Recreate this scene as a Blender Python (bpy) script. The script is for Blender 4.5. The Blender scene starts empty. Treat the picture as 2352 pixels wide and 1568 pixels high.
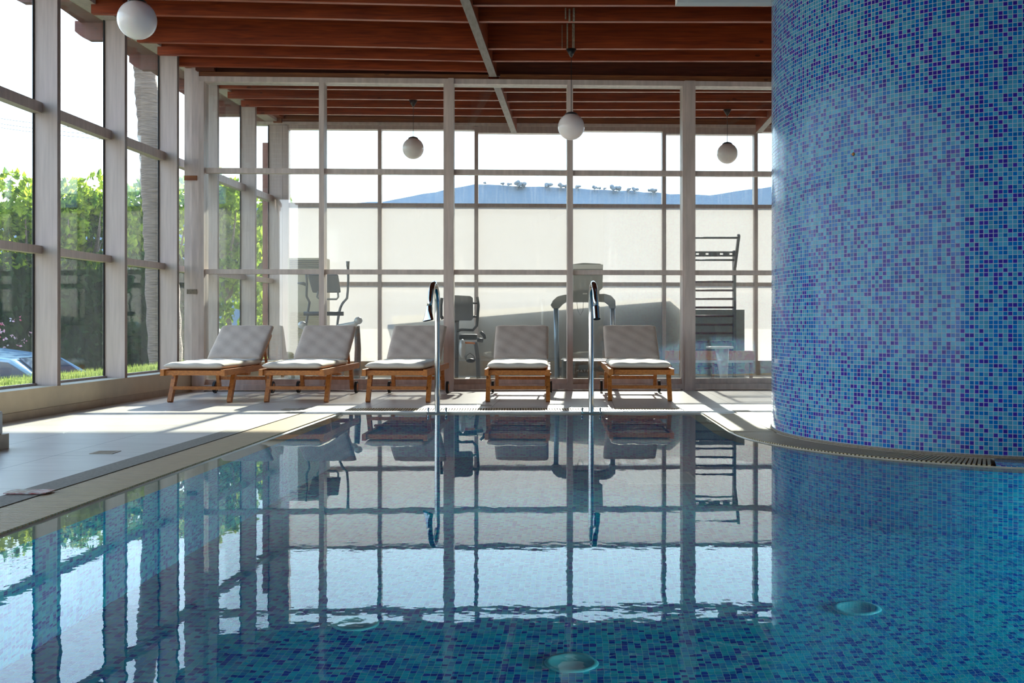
import bpy, bmesh, math, random
from mathutils import Vector, Matrix
random.seed(7)
S = bpy.context.scene
COL = S.collection
F = 2287.0; CX = 1176.0; HY = 744.0; CH = 0.84
SUN_T = 0.47

# ---------------------------------------------------------------- camera, sky, sun, exposure
cam = bpy.data.cameras.new('camera'); cam.sensor_width = 36; cam.lens = 36*F/2352
cam.shift_y = -40/2352; cam.clip_end = 3000; cam.clip_start = .05
camo = bpy.data.objects.new('camera', cam); COL.objects.link(camo)
camo.location = (0, 0, CH); camo.rotation_euler = (math.radians(90), 0, 0)
S.camera = camo
S.view_settings.view_transform = 'Standard'; S.view_settings.look = 'None'
S.view_settings.exposure = 0.75; S.view_settings.gamma = 1; S.view_settings.use_curve_mapping = False
c = S.cycles
c.use_denoising = True; c.max_bounces = 12; c.diffuse_bounces = 5; c.glossy_bounces = 6
c.transmission_bounces = 8; c.transparent_max_bounces = 40
c.sample_clamp_indirect = 6.0; c.caustics_reflective = False; c.caustics_refractive = True
c.blur_glossy = 0.5

w = bpy.data.worlds.new('sky'); S.world = w; w.use_nodes = True
nt = w.node_tree; nt.nodes.clear()
out = nt.nodes.new('ShaderNodeOutputWorld'); bg = nt.nodes.new('ShaderNodeBackground')
tc = nt.nodes.new('ShaderNodeTexCoord'); sep = nt.nodes.new('ShaderNodeSeparateXYZ')
rmp = nt.nodes.new('ShaderNodeValToRGB')
nt.links.new(tc.outputs['Generated'], sep.inputs[0]); nt.links.new(sep.outputs['Z'], rmp.inputs[0])
e = rmp.color_ramp.elements
e[0].position = 0.0; e[0].color = (1, .97, .92, 1); e[1].position = .7; e[1].color = (.30, .50, .85, 1)
m_ = e.new(.18); m_.color = (.66, .82, 1.0, 1)
nt.links.new(rmp.outputs[0], bg.inputs[0]); bg.inputs[1].default_value = 3.0
nt.links.new(bg.outputs[0], out.inputs[0])

sun = bpy.data.lights.new('sun', 'SUN'); sun.energy = 15; sun.angle = math.radians(.7); sun.color = (1, .93, .82)
suno = bpy.data.objects.new('sun', sun); COL.objects.link(suno)
suno.rotation_euler = Vector((-.07, -1, -SUN_T)).to_track_quat('-Z', 'Y').to_euler()
suno.location = (3, 40, 17)

# ---------------------------------------------------------------- helpers
def at(px, py, D):
    return Vector(((px-CX)/F*D, D, CH-(py-HY)/F*D))
def flo(px, py, z=0):
    D = (CH-z)*F/(py-HY); return Vector(((px-CX)/F*D, D, z))

class MB:
    def __init__(s): s.bm = bmesh.new(); s.uv = s.bm.loops.layers.uv.new('uv')
    def hexa(s, p):
        v = [s.bm.verts.new(q) for q in p]
        for f in ((0,3,2,1),(4,5,6,7),(0,1,5,4),(1,2,6,5),(2,3,7,6),(3,0,4,7)):
            s.bm.faces.new([v[i] for i in f])
        return s
    def box(s, x0, x1, y0, y1, z0, z1):
        return s.hexa([(x0,y0,z0),(x1,y0,z0),(x1,y1,z0),(x0,y1,z0),(x0,y0,z1),(x1,y0,z1),(x1,y1,z1),(x0,y1,z1)])
    def fbox(s, x0, x1, y0, y1, z0, z1, fy=None, fx=None):
        P = []
        for z in (z0, z1):
            for x, y in ((x0,y0),(x1,y0),(x1,y1),(x0,y1)):
                P.append((x+(fx(y) if fx else 0), y+(fy(x) if fy else 0), z))
        return s.hexa(P)
    def bar(s, a, b, wx, wz, up=(0,0,1)):
        a = Vector(a); b = Vector(b); d = (b-a).normalized(); u = Vector(up)
        if abs(d.dot(u)) > .98: u = Vector((0,1,0))
        r = d.cross(u).normalized(); u = r.cross(d).normalized()
        P = []
        for q in (a, b):
            for i, j in ((-1,-1),(1,-1),(1,1),(-1,1)):
                P.append(q + r*(i*wx/2) + u*(j*wz/2))
        return s.hexa(P)
    def tube(s, pts, r, n=10, caps=True, flat=None):
        pts = [Vector(p) for p in pts]; rs = r if isinstance(r, (list, tuple)) else [r]*len(pts)
        rings = []; prev = None
        for i, p in enumerate(pts):
            d = (pts[min(i+1, len(pts)-1)] - pts[max(i-1, 0)]).normalized()
            if prev is None:
                u = Vector((0,0,1)) if abs(d.z) < .9 else Vector((1,0,0))
                r1 = d.cross(u).normalized()
            else:
                r1 = (prev - d*prev.dot(d)).normalized()
            prev = r1; u1 = d.cross(r1)
            ring = []
            for k in range(n):
                t = 2*math.pi*k/n; fl = flat if flat else 1
                ring.append(s.bm.verts.new(p + r1*math.cos(t)*rs[i] + u1*math.sin(t)*rs[i]*fl))
            rings.append(ring)
        for a, b in zip(rings, rings[1:]):
            for k in range(n):
                f = s.bm.faces.new((a[k], a[(k+1) % n], b[(k+1) % n], b[k])); f.smooth = True
        if caps:
            s.bm.faces.new(rings[0][::-1]); s.bm.faces.new(rings[-1])
        return s
    def lathe(s, cx, cy, prof, n=24, a0=0, a1=2*math.pi, axis=None):
        full = abs(a1-a0-2*math.pi) < 1e-4; m = n if full else n+1; rings = []
        for r, z in prof:
            rings.append([s.bm.verts.new((cx+r*math.cos(a0+(a1-a0)*k/n), cy+r*math.sin(a0+(a1-a0)*k/n), z)) for k in range(m)])
        for a, b in zip(rings, rings[1:]):
            for k in range(n):
                f = s.bm.faces.new((a[k], a[(k+1) % m], b[(k+1) % m], b[k])); f.smooth = True
        return s
    def prism(s, poly, h, axis='z', base=0):
        """poly of 2D points extruded: axis z -> (x,y), axis y -> (x,z), axis x -> (y,z)"""
        def mk(p, t):
            return {'z': (p[0], p[1], t), 'y': (p[0], t, p[1]), 'x': (t, p[0], p[1])}[axis]
        a = [s.bm.verts.new(mk(p, base)) for p in poly]; b = [s.bm.verts.new(mk(p, base+h)) for p in poly]
        n = len(poly)
        s.bm.faces.new(a[::-1]); s.bm.faces.new(b)
        for k in range(n): s.bm.faces.new((a[k], a[(k+1) % n], b[(k+1) % n], b[k]))
        return s
    def ball(s, c, r, n=2, sc=(1,1,1)):
        m = Matrix.Translation(c) @ Matrix.Diagonal((*sc, 1))
        g = bmesh.ops.create_icosphere(s.bm, subdivisions=n, radius=r, matrix=m)
        for v in g['verts']:
            for f in v.link_faces: f.smooth = True
        return s
    def bevel(s, w, seg=2):
        bmesh.ops.bevel(s.bm, geom=list(s.bm.edges), offset=w, segments=seg, profile=.6, affect='EDGES')
        return s
    def build(s, name, mat, parent=None, world=True, origin=None, smooth=False):
        bm = s.bm
        bmesh.ops.recalc_face_normals(bm, faces=bm.faces)
        for f in bm.faces:
            n = f.normal
            if smooth: f.smooth = True
            for l in f.loops:
                co = l.vert.co
                if abs(n.z) > .6: uvc = (co.x, co.y)
                elif abs(n.x) > abs(n.y): uvc = (co.y, co.z)
                else: uvc = (co.x, co.z)
                if l[s.uv].uv.length < 1e-9: l[s.uv].uv = uvc
        off = Vector((0,0,0))
        if parent is not None and world: off = parent.location.copy()
        elif origin is not None: off = Vector(origin)
        if off.length: bmesh.ops.translate(bm, verts=bm.verts, vec=-off)
        me = bpy.data.meshes.new(name); bm.to_mesh(me); bm.free()
        if mat: me.materials.append(mat)
        o = bpy.data.objects.new(name, me); COL.objects.link(o)
        if parent is not None: o.parent = parent
        elif origin is not None: o.location = origin
        return o

def tag(o, label=None, cat=None, group=None, kind=None):
    if label: o['label'] = label
    if cat: o['category'] = cat
    if group: o['group'] = group
    if kind: o['kind'] = kind
    return o
def empty(name, loc=(0,0,0), rz=0):
    o = bpy.data.objects.new(name, None); COL.objects.link(o)
    o.location = loc; o.rotation_euler = (0,0,rz); o.empty_display_size = .1
    return o
def struct(o): o['kind'] = 'structure'; return o
def copy_tree(o, parent=None):
    c_ = o.copy(); COL.objects.link(c_)
    if parent is not None: c_.parent = parent
    for ch in [x for x in S.objects if x.parent == o]: copy_tree(ch, c_)
    return c_

# ---------------------------------------------------------------- materials
def newmat(name):
    m = bpy.data.materials.new(name); m.use_nodes = True
    return m, m.node_tree, m.node_tree.nodes['Principled BSDF']
def plain(name, col, rough=.5, metal=0, noise=0, scale=20, stretch=(1,1,1), bump=0, col2=None, spec=None, trans=0):
    m, t, p = newmat(name)
    p.inputs['Base Color'].default_value = (*col, 1); p.inputs['Roughness'].default_value = rough
    p.inputs['Metallic'].default_value = metal
    if spec is not None: p.inputs['Specular IOR Level'].default_value = spec
    if noise or col2 or bump:
        tc = t.nodes.new('ShaderNodeTexCoord'); mp = t.nodes.new('ShaderNodeMapping'); mp.inputs['Scale'].default_value = stretch
        nz = t.nodes.new('ShaderNodeTexNoise'); nz.inputs['Scale'].default_value = scale; nz.inputs['Detail'].default_value = 6
        t.links.new(tc.outputs['Object'], mp.inputs[0]); t.links.new(mp.outputs[0], nz.inputs['Vector'])
        r = t.nodes.new('ShaderNodeValToRGB'); r.color_ramp.elements[0].position = .35; r.color_ramp.elements[1].position = .68
        c2 = col2 if col2 else tuple(max(0, x*(1-noise)) for x in col)
        r.color_ramp.elements[0].color = (*c2, 1); r.color_ramp.elements[1].color = (*col, 1)
        t.links.new(nz.outputs[0], r.inputs[0]); t.links.new(r.outputs[0], p.inputs['Base Color'])
        if bump:
            b = t.nodes.new('ShaderNodeBump'); b.inputs['Distance'].default_value = bump
            t.links.new(nz.outputs[0], b.inputs['Height']); t.links.new(b.outputs[0], p.inputs['Normal'])
    return m
def N(t, kind, **kw):
    n = t.nodes.new(kind)
    for k, v in kw.items(): setattr(n, k, v)
    return n
def mth(t, op, a, b=None):
    n = N(t, 'ShaderNodeMath', operation=op)
    for i, v in enumerate((a, b)):
        if v is None: continue
        if isinstance(v, (int, float)): n.inputs[i].default_value = v
        else: t.links.new(v, n.inputs[i])
    return n.outputs[0]
def gridmask(t, u, pitch, gap):
    fr = mth(t, 'FRACT', mth(t, 'DIVIDE', u, pitch))
    return mth(t, 'LESS_THAN', fr, gap/pitch)
def mosaic(name, pitch=.0272, cols=((.062,.32,.49),(.0,.14,.43),(.035,.020,.30)), grout=(.50,.52,.56), rough=.12, seam=12, gap=.0036):
    m, t, p = newmat(name)
    uv = N(t, 'ShaderNodeUVMap'); sp = N(t, 'ShaderNodeSeparateXYZ'); t.links.new(uv.outputs[0], sp.inputs[0])
    u = mth(t, 'ADD', sp.outputs[0], 20.0); v = mth(t, 'ADD', sp.outputs[1], 20.0)
    cu = mth(t, 'FLOOR', mth(t, 'DIVIDE', u, pitch)); cv = mth(t, 'FLOOR', mth(t, 'DIVIDE', v, pitch))
    cb = N(t, 'ShaderNodeCombineXYZ'); t.links.new(cu, cb.inputs[0]); t.links.new(cv, cb.inputs[1])
    wn = N(t, 'ShaderNodeTexWhiteNoise', noise_dimensions='2D'); t.links.new(cb.outputs[0], wn.inputs['Vector'])
    r = N(t, 'ShaderNodeValToRGB'); r.color_ramp.interpolation = 'CONSTANT'
    el = r.color_ramp.elements; el[0].color = (*cols[0], 1); el[1].position = .43; el[1].color = (*cols[1], 1)
    x = el.new(.78); x.color = (*cols[2], 1)
    t.links.new(wn.outputs['Value'], r.inputs[0])
    hs = N(t, 'ShaderNodeHueSaturation'); t.links.new(r.outputs[0], hs.inputs['Color'])
    vv = mth(t, 'ADD', mth(t, 'MULTIPLY', mth(t, 'FRACT', mth(t, 'MULTIPLY', wn.outputs['Value'], 37.7)), .3), .85)
    t.links.new(vv, hs.inputs['Value'])
    g = mth(t, 'MAXIMUM', gridmask(t, u, pitch, gap), gridmask(t, v, pitch, gap))
    if seam: g = mth(t, 'MAXIMUM', g, mth(t, 'MAXIMUM', gridmask(t, u, pitch*seam, gap*1.5), gridmask(t, v, pitch*seam, gap*1.3)))
    mx = N(t, 'ShaderNodeMix', data_type='RGBA'); t.links.new(g, mx.inputs[0]); t.links.new(hs.outputs[0], mx.inputs[6])
    mx.inputs[7].default_value = (*grout, 1); t.links.new(mx.outputs[2], p.inputs['Base Color'])
    t.links.new(mth(t, 'ADD', mth(t, 'MULTIPLY', g, .6), rough), p.inputs['Roughness']); p.inputs['Specular IOR Level'].default_value = .2
    b = N(t, 'ShaderNodeBump'); b.inputs['Distance'].default_value = .0012; b.invert = True
    t.links.new(g, b.inputs['Height'])
    # every tessera sits at a slightly different tilt
    nz = N(t, 'ShaderNodeTexNoise'); nz.inputs['Scale'].default_value = 3.0; t.links.new(uv.outputs[0], nz.inputs['Vector'])
    b2 = N(t, 'ShaderNodeBump'); b2.inputs['Distance'].default_value = .002; b2.inputs['Strength'].default_value = .25
    t.links.new(nz.outputs[0], b2.inputs['Height']); t.links.new(b2.outputs[0], b.inputs['Normal'])
    t.links.new(b.outputs[0], p.inputs['Normal'])
    return m

def pane_fresnel(t, ior=1.5):
    # both faces of a thin pane reflect like an outer face
    fr = N(t, 'ShaderNodeFresnel'); g = N(t, 'ShaderNodeNewGeometry')
    t.links.new(mth(t, 'ADD', mth(t, 'MULTIPLY', g.outputs['Backfacing'], 1/ior-ior), ior), fr.inputs[0])
    return fr
def glass(name, tint=(.93,.96,.95), dirt=.06, ior=1.5):
    m = bpy.data.materials.new(name); m.use_nodes = True; t = m.node_tree; t.nodes.clear()
    o = N(t, 'ShaderNodeOutputMaterial'); tr = N(t, 'ShaderNodeBsdfTransparent'); gl = N(t, 'ShaderNodeBsdfGlossy')
    gl.inputs['Roughness'].default_value = .015
    tr.inputs[0].default_value = (*tint, 1)
    fr = pane_fresnel(t, ior)
    mx = N(t, 'ShaderNodeMixShader'); t.links.new(fr.outputs[0], mx.inputs[0]); t.links.new(tr.outputs[0], mx.inputs[1]); t.links.new(gl.outputs[0], mx.inputs[2])
    # dust and dried water streaks
    tc = N(t, 'ShaderNodeTexCoord'); mp = N(t, 'ShaderNodeMapping'); mp.inputs['Scale'].default_value = (14, 14, 1.2)
    nz = N(t, 'ShaderNodeTexNoise'); nz.inputs['Scale'].default_value = 2.5; nz.inputs['Detail'].default_value = 8
    t.links.new(tc.outputs['Object'], mp.inputs[0]); t.links.new(mp.outputs[0], nz.inputs[0])
    mr = N(t, 'ShaderNodeMapRange'); mr.inputs[1].default_value = .45; mr.inputs[2].default_value = .8; mr.inputs[3].default_value = dirt*.3; mr.inputs[4].default_value = dirt
    t.links.new(nz.outputs[0], mr.inputs[0])
    df = N(t, 'ShaderNodeBsdfTranslucent'); df.inputs[0].default_value = (.6,.6,.58,1)
    d2 = N(t, 'ShaderNodeBsdfDiffuse'); d2.inputs[0].default_value = (.6,.6,.58,1)
    ad = N(t, 'ShaderNodeMixShader'); ad.inputs[0].default_value = .5; t.links.new(df.outputs[0], ad.inputs[1]); t.links.new(d2.outputs[0], ad.inputs[2])
    m2 = N(t, 'ShaderNodeMixShader'); t.links.new(mr.outputs[0], m2.inputs[0]); t.links.new(mx.outputs[0], m2.inputs[1]); t.links.new(ad.outputs[0], m2.inputs[2])
    t.links.new(m2.outputs[0], o.inputs[0])
    return m
def film(name, clear=.36, tl=.40):
    # one face of a frosted pane (a pane has two faces)
    m = bpy.data.materials.new(name); m.use_nodes = True; t = m.node_tree; t.nodes.clear()
    o = N(t, 'ShaderNodeOutputMaterial'); tr = N(t, 'ShaderNodeBsdfTransparent')
    tlu = N(t, 'ShaderNodeBsdfTranslucent'); tlu.inputs[0].default_value = (tl*1.0, tl*.95, tl*.88, 1)
    gl = N(t, 'ShaderNodeBsdfGlossy'); gl.inputs['Roughness'].default_value = .04
    dff = N(t, 'ShaderNodeBsdfDiffuse'); dff.inputs[0].default_value = (.72,.68,.65,1)
    bd = N(t, 'ShaderNodeMixShader'); bd.inputs[0].default_value = .5; t.links.new(tlu.outputs[0], bd.inputs[1]); t.links.new(dff.outputs[0], bd.inputs[2])
    mx = N(t, 'ShaderNodeMixShader'); mx.inputs[0].default_value = 1-clear
    t.links.new(tr.outputs[0], mx.inputs[1]); t.links.new(bd.outputs[0], mx.inputs[2])
    fr = pane_fresnel(t, 1.45)
    m2 = N(t, 'ShaderNodeMixShader'); t.links.new(fr.outputs[0], m2.inputs[0]); t.links.new(mx.outputs[0], m2.inputs[1]); t.links.new(gl.outputs[0], m2.inputs[2])
    t.links.new(m2.outputs[0], o.inputs[0])
    return m
def water_mat():
    m = bpy.data.materials.new('pool_water'); m.use_nodes = True; t = m.node_tree; t.nodes.clear()
    o = N(t, 'ShaderNodeOutputMaterial'); rf = N(t, 'ShaderNodeBsdfRefraction'); gl = N(t, 'ShaderNodeBsdfGlossy')
    rf.inputs['IOR'].default_value = 1.333; rf.inputs['Roughness'].default_value = 0; rf.inputs[0].default_value = (.84, .97, .99, 1)
    gl.inputs['Roughness'].default_value = 0.0
    fr = N(t, 'ShaderNodeFresnel'); fr.inputs[0].default_value = 1.46
    mx = N(t, 'ShaderNodeMixShader'); t.links.new(fr.outputs[0], mx.inputs[0]); t.links.new(rf.outputs[0], mx.inputs[1]); t.links.new(gl.outputs[0], mx.inputs[2])
    t.links.new(mx.outputs[0], o.inputs[0])
    tc = N(t, 'ShaderNodeTexCoord')
    mp = N(t, 'ShaderNodeMapping'); mp.inputs['Scale'].default_value = (1, 1.0, 1); t.links.new(tc.outputs['Object'], mp.inputs[0])
    n1 = N(t, 'ShaderNodeTexNoise'); n1.inputs['Scale'].default_value = 12.0; n1.inputs['Detail'].default_value = 2.5; n1.inputs['Roughness'].default_value = .45
    t.links.new(mp.outputs[0], n1.inputs['Vector'])
    # calm in the middle of the pool, livelier along the near left side
    n2 = N(t, 'ShaderNodeTexNoise'); n2.inputs['Scale'].default_value = .45; t.links.new(tc.outputs['Object'], n2.inputs['Vector'])
    sp = N(t, 'ShaderNodeSeparateXYZ'); t.links.new(tc.outputs['Object'], sp.inputs[0])
    near = N(t, 'ShaderNodeMapRange'); near.inputs[1].default_value = 5.0; near.inputs[2].default_value = 2.2; near.inputs[3].default_value = .00008; near.inputs[4].default_value = .00045
    t.links.new(sp.outputs['Y'], near.inputs[0])
    b = N(t, 'ShaderNodeBump'); t.links.new(mth(t, 'MULTIPLY', near.outputs[0], mth(t, 'ADD', n2.outputs[0], .3)), b.inputs['Distance'])
    t.links.new(n1.outputs[0], b.inputs['Height'])
    for n in (rf, gl, fr): t.links.new(b.outputs[0], n.inputs['Normal'])
    return m
def tile_floor():
    m, t, p = newmat('stone_tile')
    tc = N(t, 'ShaderNodeTexCoord'); sp = N(t, 'ShaderNodeSeparateXYZ'); t.links.new(tc.outputs['Object'], sp.inputs[0])
    u = mth(t, 'ADD', mth(t, 'SUBTRACT', sp.outputs[0], mth(t, 'MULTIPLY', sp.outputs[1], .065)), 62*.62-1.622+.002)
    v = mth(t, 'ADD', sp.outputs[1], 62*.635-5.08+.002)
    g = mth(t, 'MAXIMUM', gridmask(t, u, .62, .006), gridmask(t, v, .635, .006))
    cb = N(t, 'ShaderNodeCombineXYZ'); t.links.new(mth(t, 'FLOOR', mth(t, 'DIVIDE', u, .62)), cb.inputs[0]); t.links.new(mth(t, 'FLOOR', mth(t, 'DIVIDE', v, .635)), cb.inputs[1])
    wn = N(t, 'ShaderNodeTexWhiteNoise', noise_dimensions='2D'); t.links.new(cb.outputs[0], wn.inputs['Vector'])
    mp = N(t, 'ShaderNodeMapping'); mp.inputs['Scale'].default_value = (.9, 14, 1); t.links.new(tc.outputs['Object'], mp.inputs[0])
    nz = N(t, 'ShaderNodeTexNoise'); nz.inputs['Scale'].default_value = 3; nz.inputs['Detail'].default_value = 8; t.links.new(mp.outputs[0], nz.inputs['Vector'])
    f = mth(t, 'ADD', mth(t, 'MULTIPLY', nz.outputs[0], .8), mth(t, 'MULTIPLY', wn.outputs['Value'], .2))
    r = N(t, 'ShaderNodeValToRGB'); r.color_ramp.elements[0].position = .3; r.color_ramp.elements[0].color = (.50,.44,.38,1)
    r.color_ramp.elements[1].position = .7; r.color_ramp.elements[1].color = (.67,.61,.545,1); t.links.new(f, r.inputs[0])
    mx = N(t, 'ShaderNodeMix', data_type='RGBA'); t.links.new(g, mx.inputs[0]); t.links.new(r.outputs[0], mx.inputs[6]); mx.inputs[7].default_value = (.14,.12,.10,1)
    t.links.new(mx.outputs[2], p.inputs['Base Color']); p.inputs['Roughness'].default_value = .32
    b = N(t, 'ShaderNodeBump'); b.inputs['Distance'].default_value = .002; b.inputs['Strength'].default_value = .5; b.invert = True
    t.links.new(g, b.inputs['Height']); t.links.new(b.outputs[0], p.inputs['Normal'])
    return m
def wood(name, c1, c2, rough=.45, stretch=(1,18,18), scale=2.2, stain=False):
    m, t, p = newmat(name)
    tc = N(t, 'ShaderNodeTexCoord'); mp = N(t, 'ShaderNodeMapping'); mp.inputs['Scale'].default_value = stretch; t.links.new(tc.outputs['Object'], mp.inputs[0])
    nz = N(t, 'ShaderNodeTexNoise'); nz.inputs['Scale'].default_value = scale; nz.inputs['Detail'].default_value = 7; nz.inputs['Distortion'].default_value = .6
    t.links.new(mp.outputs[0], nz.inputs['Vector'])
    r = N(t, 'ShaderNodeValToRGB'); r.color_ramp.elements[0].position = .32; r.color_ramp.elements[1].position = .7
    r.color_ramp.elements[0].color = (*c2, 1); r.color_ramp.elements[1].color = (*c1, 1); t.links.new(nz.outputs[0], r.inputs[0])
    # knots
    n3 = N(t, 'ShaderNodeTexVoronoi'); n3.inputs['Scale'].default_value = 2.6; mp2 = N(t, 'ShaderNodeMapping'); mp2.inputs['Scale'].default_value = tuple(1 if s_ == min(stretch) else 2.2 for s_ in stretch)
    t.links.new(tc.outputs['Object'], mp2.inputs[0]); t.links.new(mp2.outputs[0], n3.inputs['Vector'])
    k = mth(t, 'LESS_THAN', n3.outputs['Distance'], .09)
    mx = N(t, 'ShaderNodeMix', data_type='RGBA'); t.links.new(mth(t, 'MULTIPLY', k, .65), mx.inputs[0]); t.links.new(r.outputs[0], mx.inputs[6]); mx.inputs[7].default_value = (*[x*.25 for x in c2], 1)
    t.links.new(mx.outputs[2], p.inputs['Base Color']); p.inputs['Roughness'].default_value = rough
    return m
def leafmat(name, c1, c2, tl=.5):
    m = bpy.data.materials.new(name); m.use_nodes = True; t = m.node_tree; t.nodes.clear()
    o = N(t, 'ShaderNodeOutputMaterial'); d = N(t, 'ShaderNodeBsdfDiffuse'); l = N(t, 'ShaderNodeBsdfTranslucent')
    tc = N(t, 'ShaderNodeTexCoord'); nz = N(t, 'ShaderNodeTexNoise'); nz.inputs['Scale'].default_value = 5; t.links.new(tc.outputs['Object'], nz.inputs[0])
    r = N(t, 'ShaderNodeValToRGB'); r.color_ramp.elements[0].position = .35; r.color_ramp.elements[1].position = .65
    r.color_ramp.elements[0].color = (*c1, 1); r.color_ramp.elements[1].color = (*c2, 1); t.links.new(nz.outputs[0], r.inputs[0])
    t.links.new(r.outputs[0], d.inputs[0]); t.links.new(r.outputs[0], l.inputs[0])
    mx = N(t, 'ShaderNodeMixShader'); mx.inputs[0].default_value = tl; t.links.new(d.outputs[0], mx.inputs[1]); t.links.new(l.outputs[0], mx.inputs[2]); t.links.new(mx.outputs[0], o.inputs[0])
    return m

M = dict(
    mosaic = mosaic('wall_mosaic'),
    pool_mosaic = mosaic('pool_mosaic', cols=((.004,.47,.60),(.002,.29,.56),(.001,.07,.40)), grout=(.22,.60,.58), seam=0, gap=.0020, rough=.3),
    glass = glass('window_glass'), pglass = glass('partition_glass', dirt=.03, ior=1.75), film = film('frosted_film'),
    water = water_mat(), tile = tile_floor(),
    paint = plain('grey_painted_timber', (.72,.595,.53), .5, noise=.22, scale=3, stretch=(6,6,.8), bump=.001),
    alu = plain('brushed_aluminium', (.56,.45,.41), .5, .15, noise=.18, scale=4, stretch=(8,8,.5)),
    gasket = plain('black_rubber', (.012,.012,.013), .6),
    joist = wood('red_stained_timber', (.42,.068,.011), (.19,.026,.006), .5),
    joisty = wood('red_stained_timber_long', (.32,.065,.016), (.14,.024,.008), .42, (18,1,18)),
    ledger = wood('amber_timber', (.33,.115,.035), (.17,.05,.02), .5),
    board = wood('dark_ceiling_board', (.17,.036,.012), (.085,.018,.007), .6),
    greybeam = plain('grey_painted_beam', (.26,.21,.185), .6, noise=.3, scale=6, stretch=(6,1,6)),
    plaster = plain('cream_plaster', (.62,.52,.38), .75, noise=.08, scale=8, bump=.002),
    white = plain('white_plaster', (.78,.76,.72), .7, noise=.05, scale=5),
    skirting = plain('beige_stone_tile', (.46,.36,.26), .5, noise=.15, scale=10),
    coping = plain('sandy_stone', (.30,.235,.17), .7, noise=.35, scale=60, bump=.001),
    lip = plain('beige_ceramic', (.66,.56,.44), .3, noise=.06, scale=12),
    grate = plain('beige_plastic', (.52,.36,.20), .45, noise=.12, scale=14),
    whitestone = plain('white_stone', (.80,.76,.70), .35, noise=.05, scale=9),
    dark = plain('dark_gutter', (.05,.04,.03), .8),
    teak = wood('oiled_teak', (.64,.235,.048), (.40,.125,.025), .45, (14,2,14), 3),
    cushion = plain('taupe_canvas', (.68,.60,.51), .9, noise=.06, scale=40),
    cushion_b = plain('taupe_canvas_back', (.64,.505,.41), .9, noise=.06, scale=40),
    black = plain('black_plastic', (.02,.02,.022), .4),
    grey = plain('charcoal_plastic', (.10,.10,.105), .4),
    midgrey = plain('grey_plastic', (.22,.22,.21), .4),
    silver = plain('silver_plastic', (.55,.54,.52), .35, .2),
    chrome = plain('polished_steel', (.50,.50,.50), .08, 1),
    steel = plain('satin_steel', (.35,.36,.38), .3, .8),
    globe = None, rubber = plain('black_tyre', (.02,.02,.02), .7),
    orange = plain('orange_paint', (.75,.22,.04), .4),
    beigeac = plain('cream_appliance', (.62,.55,.40), .45),
    bark = plain('palm_bark', (.24,.165,.115), .85, noise=.5, scale=5, stretch=(1,1,9), bump=.03),
    leaf = leafmat('tree_leaves', (.06,.14,.015), (.42,.50,.05), .55),
    hedge = leafmat('hedge_leaves', (.012,.03,.008), (.03,.06,.015), .2),
    lawn = leafmat('lawn_grass', (.13,.19,.035), (.26,.30,.08), .4),
    soil = plain('dry_ground', (.30,.26,.20), .9, noise=.2, scale=.3),
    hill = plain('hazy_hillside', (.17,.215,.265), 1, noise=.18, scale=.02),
    asphalt = plain('asphalt', (.09,.09,.09), .9),
    carpaint = plain('pale_blue_car_paint', (.13,.25,.35), .25, .3), carglass = plain('car_glass', (.02,.04,.08), .08),
)
def globe_mat():
    m, t, p = newmat('opal_glass')
    p.inputs['Base Color'].default_value = (.88,.80,.78,1); p.inputs['Roughness'].default_value = .12
    p.inputs['Subsurface Weight'].default_value = 1.0; p.inputs['Subsurface Scale'].default_value = .12; p.inputs['Subsurface Radius'].default_value = (1,.9,.85)
    return m
M['globe'] = globe_mat()

# ================================================================ ROOM
def XL(y): return -4.27 + .08*(y-9.35)        # inner edge of the left glazing fins
def DP(x): return 12.42 + .04*(x+3.8)          # front face of the glass partition
def FY(x): return 16.08 + .035*(x+3.8)         # inner face of the far wall
def PX(y): return -2.05 + .075*(y-4.0)         # left pool edge
CC = Vector((3.66, 7.70)); CR = 1.60; GR = 1.94

# pool outline (water edge)
arc = [math.radians(a) for a in range(177, 271, 3)]
pool = [(PX(.9), .9), (PX(9.49), 9.49), (1.80, 9.49), (1.72, 7.9)] + [(CC.x+GR*math.cos(a), CC.y+GR*math.sin(a)) for a in arc] + [(6.0, 5.76), (6.0, .9)]
ringR = 1.615
hole = [(PX(.55)-.335, .55), (PX(9.95)-.335, 9.95), (2.16, 9.95), (2.05, 7.95)] + [(CC.x+ringR*math.cos(a), CC.y+ringR*math.sin(a)) for a in arc] + [(6.3, 6.08), (6.3, .55)]
def ring_faces(b, A, za, B, zb):
    n = len(A); va = [b.bm.verts.new((x, y, za if not callable(za) else za(x, y))) for x, y in A]
    vb = [b.bm.verts.new((x, y, zb if not callable(zb) else zb(x, y))) for x, y in B]
    for k in range(n): b.bm.faces.new((va[k], va[(k+1) % n], vb[(k+1) % n], vb[k]))
    return va, vb
# floor with the pool cut out
b = MB()
outer = [(-4.6,-4), (6.4,-4), (6.4,16.4), (-4.6,16.4)]
def loop(bm, pts, z):
    v = [bm.verts.new((x, y, z)) for x, y in pts]
    return [bm.edges.new((v[i], v[(i+1) % len(v)])) for i in range(len(v))]
ee = loop(b.bm, outer, 0) + loop(b.bm, hole, 0)
bmesh.ops.triangle_fill(b.bm, use_beauty=True, use_dissolve=False, edges=ee)
for fc in list(b.bm.faces):
    if fc.normal.z < 0: fc.normal_flip()
ring_faces(b, hole, 0, hole, -.1)
floor = struct(b.build('floor', M['tile']))
# gutter channel under the gratings
b = MB(); ring_faces(b, hole, -.1, pool, -.1); ring_faces(b, pool, -.1, pool, -.012)
struct(b.build('trim_1', M['dark']))
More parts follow.
